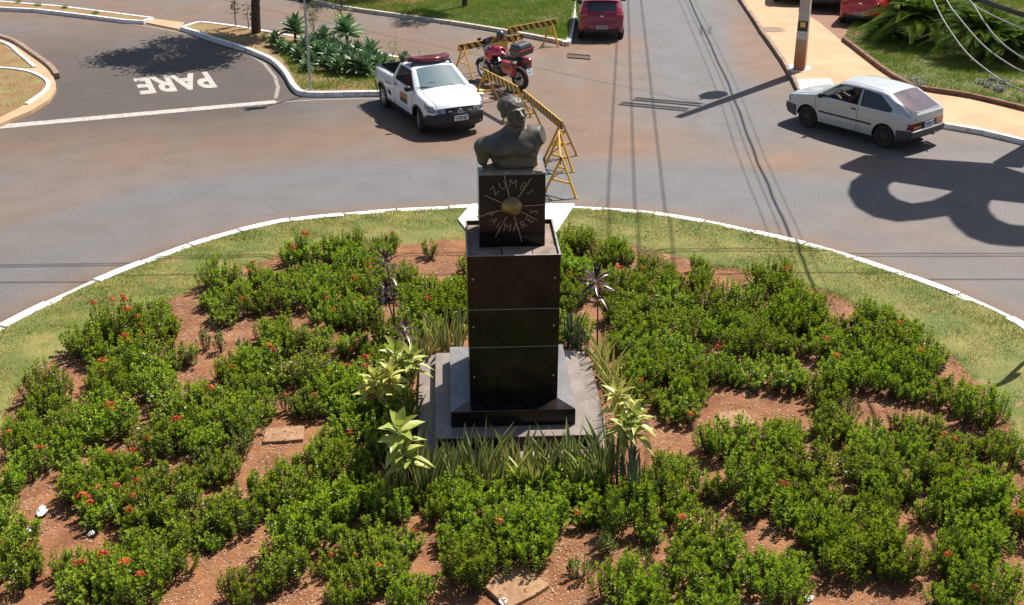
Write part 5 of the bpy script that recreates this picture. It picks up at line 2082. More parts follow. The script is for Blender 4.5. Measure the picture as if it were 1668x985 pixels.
for z in (9.0, 8.05):
    for e in (-.12, .12):
        off = Vector((.35, .936, 0)) * e
        m_ = MB().bar(pl_(7.22 + off.x, 38.46 + off.y, z), pl_(9.02 + off.x, 37.80 + off.y, z), .09, .11)
        m_.build('crossarm', M['bark'], pole)
for t in (.04, .42, .80):
    x, y = 7.22 + 1.8 * t, 38.46 - .66 * t
    p = pl_(x, y, 9.05)
    MB().lathe([(0, .22), (.03, .22), (.06, .16), (.035, .13), (.07, .08), (.03, .05), (.02, 0)], 12, Matrix.Translation(p)).build('insulator', M['sticker_dark'], pole, smooth=True)
    p = pl_(x, y, 8.1)
    MB().lathe([(0, .14), (.03, .14), (.05, .10), (.02, .0)], 12, Matrix.Translation(p)).build('insulator', M['sticker_dark'], pole, smooth=True)
p = pl_(8.66, 37.90, 5.75)
m_ = MB().lathe([(0, 0), (.25, 0), (.28, .04), (.28, .78), (.25, .84), (0, .88)], 24, Matrix.Translation(p))
for i in range(10):
    a = 2 * math.pi * i / 10
    m_.box(p + Vector((.30 * math.cos(a), .30 * math.sin(a), .42)), (.08, .02, .55), Matrix.Rotation(a, 3, 'Z'))
tr_ = m_.build('transformer', M['galv'], pole, smooth=True, angle=30)
for a in (0, 120, 240):
    MB().lathe([(0, .28), (.03, .28), (.05, .2), (.03, .15), (.055, .1), (.03, .0)], 10, Matrix.Translation(p + Vector((.17 * math.cos(R(a)), .17 * math.sin(R(a)), .85)))).build('bushing', M['kerb_brown'], tr_, smooth=True)
def wire(label, pts, r, m, name='power_line', group=None, n_=5):
    o = MB().tube(pts, r, n_).build(name, M[m], smooth=True)
    return tag(o, label, 'cable', group)
for x0, y0, x1, y1, wh in ((3.45, 40.2, 2.45, 29.1, 'farthest left'), (4.62, 49.3, 3.0, 29.06, 'middle'), (5.13, 49.26, 3.63, 29.06, 'farthest right')):
    L = 9.2 / TAN
    a_ = Vector((x0 - SH.x * L, y0 - SH.y * L, 9.25))
    b_ = Vector((x1 - SH.x * L, y1 - SH.y * L, 9.25))
    dd = (a_ - b_).normalized()
    wire('overhead power line on the pole top crossarm, ' + wh + ' of three shadows on the road', [a_ + dd * k for k in (70, 40, 10, 0, -11, -25, -45)], .019, 'cable', group='overhead power lines')
def low(off, z, r, label, wob=0.0):
    L = z / TAN
    sp = [(7.6, 62), (7.03, 49.3), (6.42, 35.9), (5.97, 29.06), (5.69, 23.3), (5.51, 20.8), (5.2, 12), (4.6, -4)]
    pts = [Vector((x - SH.x * L + off, y - SH.y * L, z + .35 * ((i - 2) / 4) ** 2 * .3)) for i, (x, y) in enumerate(sp)]
    pts = catmull(pts, 8)
    if wob:
        pts = [p + Vector((wob * math.sin(i * 1.7), 0, wob * math.sin(i * 2.3))) for i, p in enumerate(pts)]
    wire(label, pts, r, 'cable', 'telephone_cable', 'telephone cables along the road')
low(0, 6.2, .030, 'thick telephone cable bundle casting the widest cable shadow along the road', .015)
low(-.16, 6.5, .010, 'thin telephone cable left of the thick bundle over the road')
low(-.42, 6.4, .009, 'thin telephone cable leftmost over the road')
low(.22, 6.6, .008, 'thin telephone cable right of the thick bundle over the road')
L = 6.2 / TAN
m_ = MB()
cpt = at(1148, 50)
for k in range(5):
    m_.lathe([(.28 + .02 * k + .012 * math.cos(i * 1.57), .012 * math.sin(i * 1.57)) for i in range(4)], 24, Matrix.Translation((cpt.x - SH.x * L + .05 * k - .1, cpt.y - SH.y * L + .28 * k - .5, 6.1)) @ Matrix.Rotation(R(80), 4, 'Y'), closed=True)
tag(m_.build('cable_coil', M['cable']), 'coiled spare telephone cable hanging from the bundle above the road', 'cable coil')
L = 7.0 / TAN
for y0, y1, z in ((21.9, 22.5, 7.0), (21.75, 22.3, 6.9), (21.06, 21.2, 7.0)):
    wire('cable spanning across the street high over the roundabout', [(-40, y0 - SH.y * L - .6, z + .6), (-7, y0 - SH.y * L, z), (10, y1 - SH.y * L, z), (40, y1 - SH.y * L + .4, z + .6)], .019, 'cable', 'street_cable', 'cables across the roundabout')
q0 = Vector((pb.x, pb.y, 7.0))
a_ = Vector((.31 - SH.x * L, 38.39 - SH.y * L, 7.0))
dd = (a_ - q0)
wire('service cable leaving the pole to the left across the road', [q0, q0 + dd, q0 + dd * 3, q0 + dd * 6], .014, 'cable', 'service_cable')
wire('thick dark cable crossing the top right corner above the cycads', catmull([far(1480, -70, 9.4), far(1545, -26, 8.8), far(1600, 0, 8.4), far(1668, 24, 8.0), far(1800, 62, 7.4)], 6), .017, 'cable', 'overhead_cable')
for i, q in enumerate(([(1490, -60, 18), (1520, 0, 16.5), (1540, 38, 15.6), (1572, 83, 14.8), (1605, 112, 14), (1645, 138, 13.2), (1720, 165, 12)], [(1510, -60, 18), (1543, 2, 16.5), (1560, 26, 15.8), (1600, 72, 14.8), (1640, 102, 14), (1672, 118, 13.3), (1740, 140, 12)],
                       [(1570, -12, 17), (1587, 10, 16.4), (1605, 38, 15.6), (1630, 68, 14.8), (1672, 97, 13.8), (1740, 125, 12.5)], [(1570, -8, 17.2), (1590, 10, 16.5), (1620, 26, 15.4), (1668, 47, 14), (1740, 72, 12.6)])):
    lab = ['pale drooping wire hanging lowest in front of the cycads', 'pale drooping wire second from the lowest in front of the cycads', 'pale drooping wire third from the lowest in front of the cycads', 'pale drooping wire nearest below the thick dark cable at top right'][i]
    wire(lab, catmull([far(p[0], p[1], p[2] * .25 + 4.2) for p in q], 6), .0046, 'cable_light', 'drooping_wire', 'drooping wires at the upper right')

# ---------------------------------------------------------------- signs out of the picture whose shadows fall into it
Q = Vector((14.3, 31.0, 0))
dv_, nv_ = Vector((.98, -.2, 0)), Vector((.2, .98, 0))
def lift(zx, zy):
    g_ = at(1240 + zx / 3.077, 100 + zy / 3.077)
    t = (Q - g_).dot(nv_) / (-SH.dot(nv_))
    p = g_ - SH * t
    return ((p - Q).dot(dv_), t * TAN)
outer = [(395, 530), (520, 475), (1160, 517), (1317, 565), (1640, 600), (1700, 690), (1640, 700), (1590, 800), (1500, 870), (1420, 905), (1317, 918), (1250, 918), (1130, 905), (1030, 870), (960, 810), (930, 765), (800, 785), (680, 795), (560, 770), (470, 720), (435, 660), (450, 610), (520, 560)]
h1 = [(660, 595), (980, 645), (940, 670), (860, 705), (760, 720), (690, 700), (650, 670), (635, 640), (640, 610)]
h2 = [(1150, 685), (1480, 720), (1460, 770), (1420, 810), (1317, 832), (1250, 825), (1190, 800), (1150, 760), (1135, 715)]
loops = []
for lp in (outer, h1, h2):
    loops.append([Vector((*lift(*p), 0)) for p in lp])
loops = [loops[0]] + loops[1:]
flat = [p for lp in loops for p in lp]
tri = geometry.tessellate_polygon(loops)
m_ = MB()
vs = []
for e in (-.12, .12):
    vs += [(p.x, e, p.y) for p in flat]
nn = len(flat)
fs = [tuple(t) for t in tri] + [tuple(i + nn for i in reversed(t)) for t in tri]
o0 = 0
for lp in loops:
    k_ = len(lp)
    for i in range(k_):
        a, b = o0 + i, o0 + (i + 1) % k_
        fs.append((a, b, b + nn, a + nn))
    o0 += k_
m_.add(vs, fs)
bsn = thing('totem_sign', 'tall sign with two rounded bows on a post, beyond the right picture edge', 'sign', Q, math.atan2(dv_.y, dv_.x))
m_.build('panel', M['gold_sign'], bsn)
c0, c1 = lift(1165, 515), lift(1270, 540)
m_ = MB()
zc = min(c0[1], c1[1])
m_.box(((c0[0] + c1[0]) / 2, 0, zc / 2), (abs(c1[0] - c0[0]), .35, zc))
m_.build('post', M['galv'], bsn)
ts = thing('traffic_sign', 'round traffic sign on a thin post at the right end of the island', 'traffic sign', (8.75, 18.15, .1), 0)
MB().tube([(0, 0, 0), (0, 0, 2.5)], .035, 8).build('post', M['galv'], ts)
MB().lathe([(0, .012), (.30, .012), (.30, -.012), (0, -.012)], 28, Matrix.Translation((0, -.05, 2.2)) @ Matrix.Rotation(R(35), 4, 'Z') @ Matrix.Rotation(R(90), 4, 'X')).build('panel', M['sign_red'], ts)
# thin grey signpost on the median
p0 = at(506, 147, ZK)
ps = thing('sign_post', 'thin grey signpost with a dark sign at the kerb of the agave median', 'sign post', p0)
MB().tube([(0, 0, -.05), (0, 0, 3.2)], .036, 10).build('post', M['galv'], ps, smooth=True)
zt = far(497, 3, p0.y + .03).z
MB().lathe([(0, .01), (.30, .01), (.30, -.01), (0, -.01)], 8, Matrix.Translation((0, .055, zt + .24 - ZK)) @ Matrix.Rotation(R(22.5), 4, 'Y') @ Matrix.Rotation(R(90), 4, 'X')).build('panel', M['sticker_dark'], ps)

# ---------------------------------------------------------------- plants
def leaf_mesh(name, P, D, U, Ln, Wd, droop, mats, fold=.25, segs=1, mi=None):
    """many leaves in one mesh: P base, D direction, U upper-side normal, length, width; folded along the midrib"""
    n = len(P)
    P, D, U = (np.asarray(a, float) for a in (P, D, U))
    Ln, Wd = np.asarray(Ln, float)[:, None], np.asarray(Wd, float)[:, None]
    D = D / np.linalg.norm(D, axis=1, keepdims=True)
    Sd = np.cross(D, U)
    Sd /= np.linalg.norm(Sd, axis=1, keepdims=True) + 1e-9
    Up = np.cross(Sd, D)
    dr = np.asarray(droop, float)
    dr = (np.full((n, 1), dr) if dr.ndim == 0 else dr[:, None])
    if segs == 1:
        V = np.stack([P, P + D * Ln * .5 - Sd * Wd * .5 + Up * Wd * fold, P + D * Ln - Up * Ln * dr, P + D * Ln * .5 + Sd * Wd * .5 + Up * Wd * fold], 1)
        F = [(0, 2, 1), (0, 3, 2)]
        per = 4
    else:
        ts = np.linspace(0, 1, segs + 1)
        cols = []
        for t in ts:
            wv = Wd * .5 * (np.sin(np.pi * min(1, t ** .75)) * .96 + .04) if t < 1 else Wd * .01
            c = P + D * Ln * t - np.array([0, 0, 1.0]) * Ln * dr * t * t
            cols += [c - Sd * wv + Up * wv * fold * 2, c, c + Sd * wv + Up * wv * fold * 2]
        V = np.stack(cols, 1)
        F = []
        for i in range(segs):
            F += [(3 * i, 3 * i + 1, 3 * i + 4, 3 * i + 3), (3 * i + 1, 3 * i + 2, 3 * i + 5, 3 * i + 4)]
        per = 3 * (segs + 1)
    F = np.array(F)
    A_ = (F[None] + (np.arange(n) * per)[:, None, None]).reshape(-1, F.shape[1])
    me = bpy.data.meshes.new(name)
    me.from_pydata(V.reshape(-1, 3).tolist(), [], A_.tolist())
    for m in (mats if isinstance(mats, list) else [mats]):
        me.materials.append(m)
    if mi is not None:
        me.polygons.foreach_set('material_index', np.repeat(np.asarray(mi), len(F)))
    me.update()
    return me
rang = lambda: rnd.uniform(0, 2 * math.pi)
# ---- ixora shrubs: a handful of bushes, copied over the bed
def ixora(r, h, n_st, leafm, lfw=1.0, sparse=1.0):
    P, D, U, L_, W_l, mi_ = [], [], [], [], [], []
    stems = MB()
    tips = []
    nt_ = max(1, round(n_st / 18))
    tuft = []
    for k_ in range(nt_):                 # a bush is a few separate upright tufts
        a, q = 2 * math.pi * (k_ + rnd.uniform(-.25, .25)) / nt_, (0 if nt_ == 1 else r * rnd.uniform(.42, .68))
        tuft.append((math.cos(a) * q, math.sin(a) * q, rnd.uniform(.72, 1.15)))
    for i in range(n_st):
        cx_, cy_, hh_ = tuft[i % nt_]
        a = rang()
        q = math.sqrt(rnd.random())
        tr_ = r * (.46 if nt_ > 1 else .8)
        tx, ty = cx_ + math.cos(a) * tr_ * q, cy_ + math.sin(a) * tr_ * q
        tz = h * hh_ * (1 - .42 * q ** 2.2) * rnd.uniform(.72, 1.15)
        b = Vector((cx_ * .6 + tx * .15 + rnd.uniform(-.03, .03), cy_ * .6 + ty * .15 + rnd.uniform(-.03, .03), -.02))
        t = Vector((tx, ty, tz))
        mid_ = b.lerp(t, .5) + Vector((tx * .12, ty * .12, -.02))
        stems.tube([b, mid_, t], [.006, .005, .003], 4, False)
        tips.append(t)
        ax = (t - mid_).normalized()
        ph = rang()
        for lev in range(int(7 * sparse)):
            f = 1 - lev * .17
            p = mid_.lerp(t, f) if f > 0 else b.lerp(mid_, 1 + f)
            for s_ in (0, 1) if lev > 1 else (0, 1, 2, 3):
                th = ph + lev * math.pi / 2 + s_ * (math.pi if lev > 1 else math.pi / 2)
                out = Vector((math.cos(th), math.sin(th), 0))
                d = (out * rnd.uniform(.7, 1.1) + ax * (rnd.uniform(1.0, 2.0) if lev == 0 else rnd.uniform(.5, 1.1) if lev == 1 else rnd.uniform(.1, .6)))
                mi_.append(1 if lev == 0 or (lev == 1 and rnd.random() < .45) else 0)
                P.append(p)
                D.append(d)
                U.append(Vector((0, 0, 1)) + out * -.2 + Vector((rnd.uniform(-.3, .3), rnd.uniform(-.3, .3), 0)))
                L_.append(rnd.uniform(.037, .060) * lfw)
                W_l.append(rnd.uniform(.020, .030) * lfw)
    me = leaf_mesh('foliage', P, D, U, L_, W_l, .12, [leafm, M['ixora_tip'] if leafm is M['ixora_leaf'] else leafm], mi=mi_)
    sm_ = bpy.data.meshes.new('stems')
    sm_.from_pydata(stems.v, [], stems.f)
    sm_.materials.append(M['twig'])
    return me, sm_, tips
def flower_mesh(m):
    P, D, U, L_, W_l = [], [], [], [], []
    for i in range(46):
        a, q = rang(), rnd.random() ** .6
        d = Vector((math.cos(a) * q, math.sin(a) * q, 1.05 - .8 * q))
        p = Vector((d.x * .038, d.y * .038, .012 + .028 * (1 - q * q)))
        P.append(p)
        D.append(Vector((math.cos(a + 1.5 * rnd.random()), math.sin(a + 1.5 * rnd.random()), rnd.uniform(.1, .9))))
        U.append(d)
        L_.append(.026)
        W_l.append(.017)
    return leaf_mesh('flower_head', P, D, U, L_, W_l, 0, m)
flowers = [flower_mesh(M['ixora_flower']) for _ in range(3)] + [flower_mesh(M['ixora_red'])]
full = [ixora(rnd.uniform(.35, .43), rnd.uniform(.36, .46), rnd.randint(86, 108), M['ixora_leaf']) for _ in range(10)]
thin = [ixora(rnd.uniform(.18, .24), rnd.uniform(.30, .40), rnd.randint(20, 28), M['ixora_leaf']) for _ in range(3)]
pale = [ixora(rnd.uniform(.24, .30), rnd.uniform(.26, .36), rnd.randint(24, 32), M['ixora_pale'], .9, .8) for _ in range(3)]
gaps = [(700, 425, 70, 52), (640, 500, 30, 28), (505, 545, 42, 26), (490, 595, 26, 34), (468, 655, 34, 44), (462, 712, 62, 44), (420, 760, 66, 44), (395, 808, 58, 46), (428, 858, 46, 40), (565, 540, 60, 20), (600, 560, 40, 16), (300, 632, 42, 22), (330, 658, 26, 16),
        (215, 700, 22, 22), (78, 812, 22, 26), (85, 858, 30, 34), (150, 905, 34, 30), (145, 950, 40, 24), (212, 856, 26, 16), (335, 910, 22, 34), (315, 958, 26, 34), (720, 955, 46, 50), (845, 962, 78, 48), (918, 915, 28, 36), (718, 888, 16, 14),
        (1195, 697, 50, 46), (1135, 866, 42, 34), (1112, 816, 26, 22), (1170, 772, 30, 30), (1150, 742, 20, 16), (1297, 664, 34, 28), (1362, 760, 26, 34), (1388, 806, 22, 28), (1395, 862, 14, 20), (1262, 892, 40, 32), (1228, 880, 30, 20), (1340, 978, 44, 26), (1300, 850, 16, 16), (1480, 978, 42, 28), (1470, 905, 18, 24),
        (1562, 898, 26, 32), (1585, 950, 24, 26), (1640, 890, 28, 44), (1660, 950, 20, 30), (1188, 470, 50, 32), (1100, 455, 20, 14), (1060, 430, 18, 10), (1370, 535, 30, 20), (1290, 512, 20, 12), (930, 432, 26, 12), (965, 560, 18, 26), (550, 610, 16, 24), (400, 560, 20, 14), (1440, 745, 14, 18), (1515, 640, 22, 14), (1240, 645, 14, 12), (1560, 700, 20, 14), (250, 770, 16, 26), (190, 640, 12, 10), (590, 880, 22, 18), (880, 840, 20, 16)]
sq = []
def pal(u, v):
    p = at(u, v, .12)
    return p.x, p.y
mon_poly = [pal(*q) for q in ((668, 560), (990, 560), (1060, 806), (640, 812))]
shrubs = []
stones = [at(463, 710, .13), at(1198, 682, .13), at(838, 955, .13)]
step_ = .620
cand = []
for j in range(-2, 40):
    for i in range(-14, 15):
        cand.append((i * step_ + (j % 2) * step_ / 2 + rnd.uniform(-.13, .13), 10.4 + j * step_ * .87 + rnd.uniform(-.13, .13)))
for x, y in cand:
    a = math.atan2(y - IC.y, x - IC.x)
    r = math.hypot(x - IC.x, y - IC.y)
    if r > bed_r(a) - (.30 if y > 16 and x < 3 else .22) + rnd.uniform(-.1, .1):
        continue
    u, v = px((x, y, .12))
    if not (-22 < u < 1690 and v < 1012):
        continue
    if inside((x, y), mon_poly):
        continue
    if any(((u - g_[0]) / g_[2]) ** 2 + ((v - g_[1]) / g_[3]) ** 2 < .72 for g_ in gaps):
        continue
    if any((x - s_.x) ** 2 + (y + .22 - s_.y) ** 2 < .62 ** 2 for s_ in stones):
        continue
    shrubs.append((x, y, u, v))
extra = [(700, 418, 'thin'), (668, 452, 'thin'), (690, 520, 'full'), (716, 515, 'full'), (738, 520, 'full'), (540, 535, 'thin'), (575, 540, 'thin'), (605, 528, 'thin'), (478, 668, 'pale'), (395, 738, 'pale'), (340, 775, 'pale'), (430, 822, 'thin'), (930, 415, 'thin'), (1150, 450, 'thin'), (1135, 440, 'thin'),
         (860, 905, 'full'), (772, 945, 'full'), (500, 805, 'pale'), (1165, 815, 'thin'), (1090, 455, 'thin')]
for u, v, k_ in extra:
    p = at(u, v, .12)
    shrubs.append((p.x, p.y, u, v, k_))
if len(shrubs) > 300:                     # keep the ones that show most
    shrubs.sort(key=lambda q: -1 if len(q) > 4 else ((q[3] > 1000) + (q[2] < -15) + (q[2] > 1683) + .9 * rnd.random()))
    shrubs = shrubs[:300]
print('shrubs', len(shrubs))
made = {}
def sector(u, v):
    side = 'left of monument' if u < 640 else ('right of monument' if u > 1030 else ('in front of monument' if v > 700 else 'behind monument'))
    dep = 'at bottom edge' if v > 850 else ('by grass verge' if v < 520 or u < 160 or u > 1520 else 'mid bed')
    return side, dep
def put_shrub(x, y, u, v, kind):
    src = {'full': full, 'thin': thin, 'pale': pale}[kind]
    fo, st, tips = rnd.choice(src)
    pf = .60 if u < 250 else (.36 if u < 660 else (.10 if u < 1450 else .22))
    if v < 520 and u < 660:
        pf = .52
    nf = 0
    while nf < 6 and rnd.random() < pf:
        nf += 1
    side, dep = sector(u, v)
    bloom = ('without flowers', 'with one flower head', 'with several flower heads')[min(nf, 2)]
    look = {'full': 'dense glossy green', 'thin': 'small upright green', 'pale': 'sparse yellowish green'}[kind]
    o = thing('ixora_shrub', f'{look} shrub {bloom}, {dep} {side}', 'shrub', (x, y, soil_z(x, y) - .01), rang(), f'shrubs of the planting bed {side}')
    s_ = rnd.choice((.78, .9, 1.0, 1.06, 1.12)) * rnd.uniform(.94, 1.08)
    o.scale = (s_ * rnd.uniform(.92, 1.1), s_, s_ * rnd.uniform(.82, 1.15))
    link(fo, 'foliage', o)
    link(st, 'stems', o)
    for k_ in range(nf):
        f = link(rnd.choice(flowers), 'flower_head', o)
        t = max((rnd.choice(tips) for _ in range(3)), key=lambda q: q.z)
        f.location = t + Vector((0, 0, .012))
        f.rotation_euler = (t.y * .9, -t.x * .9, rang())
        q = rnd.uniform(.75, 1.4)
        f.scale = (q, q, q)
for s_ in shrubs:
    k_ = s_[4] if len(s_) > 4 else ('pale' if noise.noise(Vector((s_[0] * .7, s_[1] * .7, 12))) > .42 else ('thin' if rnd.random() < .05 else 'full'))
    put_shrub(*s_[:4], k_)

# ---- straw mulch and fallen leaves on the soil
n_ = 52000
ppos = []
while len(ppos) < n_:
    a, q = rnd.uniform(0, 2 * math.pi), math.sqrt(rnd.random())
    r = q * (bed_r(a) + .05)
    x, y = IC.x + math.cos(a) * r, IC.y + math.sin(a) * r
    if y < 10.3:
        continue
    d = .5 + 1.1 * noise.noise(Vector((x * .6, y * .6, 3))) + .4 * noise.noise(Vector((x * 2.5, y * 2.5, 5)))
    if rnd.random() < d:
        ppos.append((x, y, soil_z(x, y) + .004))
Pm = np.array(ppos)
an = rng.uniform(0, 2 * np.pi, n_)
Dm = np.stack([np.cos(an), np.sin(an), rng.uniform(-.1, .35, n_)], 1)
Um = np.stack([rng.uniform(-.4, .4, n_), rng.uniform(-.4, .4, n_), np.ones(n_)], 1)
me = leaf_mesh('mulch', Pm, Dm, Um, rng.uniform(.015, .075, n_), rng.uniform(.006, .020, n_), 0, M['straw'], fold=.1)
tag(link(me, 'mulch'), 'dry straw and fallen leaves strewn over the red soil', 'mulch', kind='stuff')

# ---- snake plants round the monument foot
def sword(mb, base, lean_dir, lean, L_, wd, tw):
    n_ = 6
    ax = Vector((math.cos(lean_dir), math.sin(lean_dir), 0))
    sd0 = Vector((math.cos(tw), math.sin(tw), 0))
    o = len(mb.v)
    for i in range(n_ + 1):
        t = i / n_
        c = base + Vector((0, 0, L_ * t * (1 - .12 * lean))) + ax * L_ * lean * t * t
        s2 = Matrix.Rotation(.5 * t, 3, 'Z') @ sd0
        w_ = wd * (.62 + .75 * t - 1.35 * t ** 3) if t < 1 else .0015
        w_ = max(w_, .0015)
        nrm = s2.cross(Vector((0, 0, 1)))
        for k_, dep in ((-1, .35), (-.68, .18), (0, 0), (.68, .18), (1, .35)):
            mb.v.append(tuple(c + s2 * w_ * k_ + nrm * w_ * dep))
    for i in range(n_):
        for k_ in range(4):
            mb.f.append((o + i * 5 + k_, o + i * 5 + k_ + 1, o + (i + 1) * 5 + k_ + 1, o + (i + 1) * 5 + k_))
            mb.mi.append(1 if k_ in (0, 3) else 0)
def snake_clump(n_, hmin, hmax, wd, spread, lean, ms):
    mb = MB()
    for i in range(n_):
        a, q = rang(), rnd.random()
        sword(mb, Vector((math.cos(a) * spread * q, math.sin(a) * spread * q, -.02)), a + rnd.uniform(-.6, .6), rnd.uniform(.05, lean) * (.4 + q), rnd.uniform(hmin, hmax), wd * rnd.uniform(.75, 1.1), rang())
    o = mb.build('leaves', ms, None, smooth=True, angle=180)
    me = o.data
    bpy.data.objects.remove(o)
    return me
edge = [snake_clump(rnd.randint(7, 10), .50, .88, .044, .15, .42, [M['snake_green'], M['snake_edge']]) for _ in range(5)]
light = [snake_clump(rnd.randint(9, 12), .45, .80, .036, .13, .8, [M['snake_edge'], M['dracaena']]) for _ in range(2)]
plain = [snake_clump(rnd.randint(6, 9), .50, .85, .034, .13, .25, [M['snake_plain'], M['snake_plain']]) for _ in range(3)]
sp_ = []
for u in range(676, 1010, 19):
    sp_.append((u + rnd.uniform(-6, 6), 772 + rnd.uniform(-6, 12), 'edge', 'along the front of the monument steps'))
for u in range(700, 1000, 34):
    sp_.append((u + rnd.uniform(-8, 8), 796 + rnd.uniform(-5, 9), 'edge', 'along the front of the monument steps'))
for u, v in ((668, 812), (652, 790), (690, 815), (668, 760), (650, 735), (664, 700), (655, 665), (668, 640), (648, 620)):
    sp_.append((u, v, 'edge', 'on the left of the monument steps'))
for u, v in ((985, 612), (978, 592), (1000, 640), (1008, 668), (1016, 690), (992, 628), (850, 800), (870, 806), (838, 788)):
    sp_.append((u, v, 'light', 'among the yellow-edged plants' if u < 900 else 'on the right of the monument steps'))
for u, v in ((1012, 800), (1030, 812), (1042, 830), (1008, 775), (1028, 782), (1050, 800)):
    sp_.append((u, v, 'plain', 'at the right front corner of the steps'))
for u, v in ((926, 566), (942, 572), (955, 585), (934, 552)):
    sp_.append((u, v, 'plain', 'behind the right edge of the steps'))
for u, v in ((656, 590), (676, 582), (700, 572), (722, 568), (742, 566), (690, 590)):
    sp_.append((u, v, 'light' if u % 4 == 0 else 'edge', 'behind the left edge of the steps'))
for u, v, k_, where in sp_:
    if 'front of the monument' in where and rnd.random() < .08:
        continue
    p = at(u, v, .11)
    lb_ = {'edge': 'snake plant clump with yellow-edged green blades', 'light': 'pale yellow striped snake plant clump', 'plain': 'tall plain grey-green snake plant clump'}[k_]
    o = thing('snake_plant', f'{lb_} {where}', 'plant', (p.x, p.y, soil_z(p.x, p.y)), rang(), 'snake plants ' + where)
    q = rnd.choice((.76, .86, .94, 1.04))
    o.scale = (q, q, q)
    link(rnd.choice({'edge': edge, 'light': light, 'plain': plain}[k_]), 'leaves', o)

# ---- broad-leaved plants on canes
def rosette(n_, L_, wd, lo, hi, droop, mats, mi=None, segs=4, fold=.22):
    P, D, U, Ls, Ws_, dr = [], [], [], [], [], []
    for i in range(n_):
        a = i * 2.4 + rnd.uniform(-.2, .2)
        t = i / n_
        el = lo + (hi - lo) * t + rnd.uniform(-.12, .12)
        D.append(Vector((math.cos(a) * math.cos(el), math.sin(a) * math.cos(el), math.sin(el))))
        U.append(Vector((-math.cos(a) * math.sin(el), -math.sin(a) * math.sin(el), math.cos(el))))
        P.append(Vector((0, 0, .10 * t * L_ / .3)))
        Ls.append(L_ * rnd.uniform(.8, 1.1) * (1 - .3 * t))
        Ws_.append(wd * rnd.uniform(.85, 1.1))
        dr.append(droop * (1.2 - t) * rnd.uniform(.7, 1.2))
    return leaf_mesh('leaves', P, D, U, Ls, Ws_, np.array(dr), mats, fold=fold, segs=segs)
def cane_plant(name, label, base, heads, mats, n_, L_, wd, droop, cat='plant', lo=.05, hi=1.3, group=None, stem='twig'):
    b = at(*base, .11)
    o = thing(name, label, cat, b, 0, group)
    for hu, hv, q in heads:
        t = far(hu, hv, b.y + rnd.uniform(-.08, .08)) - b
        MB().tube([(rnd.uniform(-.03, .03), 0, -.03), (t.x * .4, t.y * .4, t.z * .55), t], [.016, .014, .011], 6).build('cane', M[stem], o, smooth=True)
        for k_, zz in enumerate((0, -.16)) if q > .9 and t.z > .5 else ((0, 0),):
            me = rosette(int(n_ * (1 if k_ == 0 else .6)), L_ * q, wd * q, lo, hi if k_ == 0 else .5, droop, mats)
            h = link(me, 'leaf_head', o)
            h.location = t + Vector((0, 0, zz))
            h.rotation_euler = (rnd.uniform(-.2, .2), rnd.uniform(-.2, .2), rang())
            me.shade_smooth()
    return o
cane_plant('dracaena', 'pale yellow-green broad leaved plant left of the monument steps', (618, 688), [(612, 630, 1.15), (636, 618, 1.0)], M['dracaena_pale'], 15, .36, .11, .35)
cane_plant('dracaena', 'green broad leaved plant standing tallest at the left rear of the steps', (650, 645), [(648, 588, 1.25), (670, 592, 1.05)], M['dracaena'], 14, .38, .10, .25)
cane_plant('dracaena', 'large leaved lime green plant at the left front corner of the steps', (668, 815), [(650, 708, 1.15), (660, 742, 1.05)], M['dracaena'], 11, .36, .13, .3)
cane_plant('dracaena', 'pale yellow broad leaved plant at the right of the monument steps', (1012, 735), [(1006, 650, 1.05), (1024, 668, .95)], M['dracaena_pale'], 13, .33, .10, .4)
cane_plant('dracaena', 'yellow-green broad leaved plant at the right front corner of the steps', (1030, 780), [(1036, 690, 1.1), (1016, 700, .95)], M['dracaena'], 13, .33, .10, .4)
cane_plant('cordyline', 'tall dark purple cordyline with two leaf heads left of the monument', (648, 560), [(630, 432, 1.0), (628, 478, 1.0)], M['cordyline'], 14, .36, .062, .35)
cane_plant('cordyline', 'short dark purple cordyline at the left rear of the steps', (668, 605), [(658, 540, 1.0)], M['cordyline'], 12, .32, .06, .35)
cane_plant('cordyline', 'dark purple cordyline on a single cane right of the monument', (974, 572), [(972, 462, 1.0)], M['cordyline'], 16, .38, .062, .35)

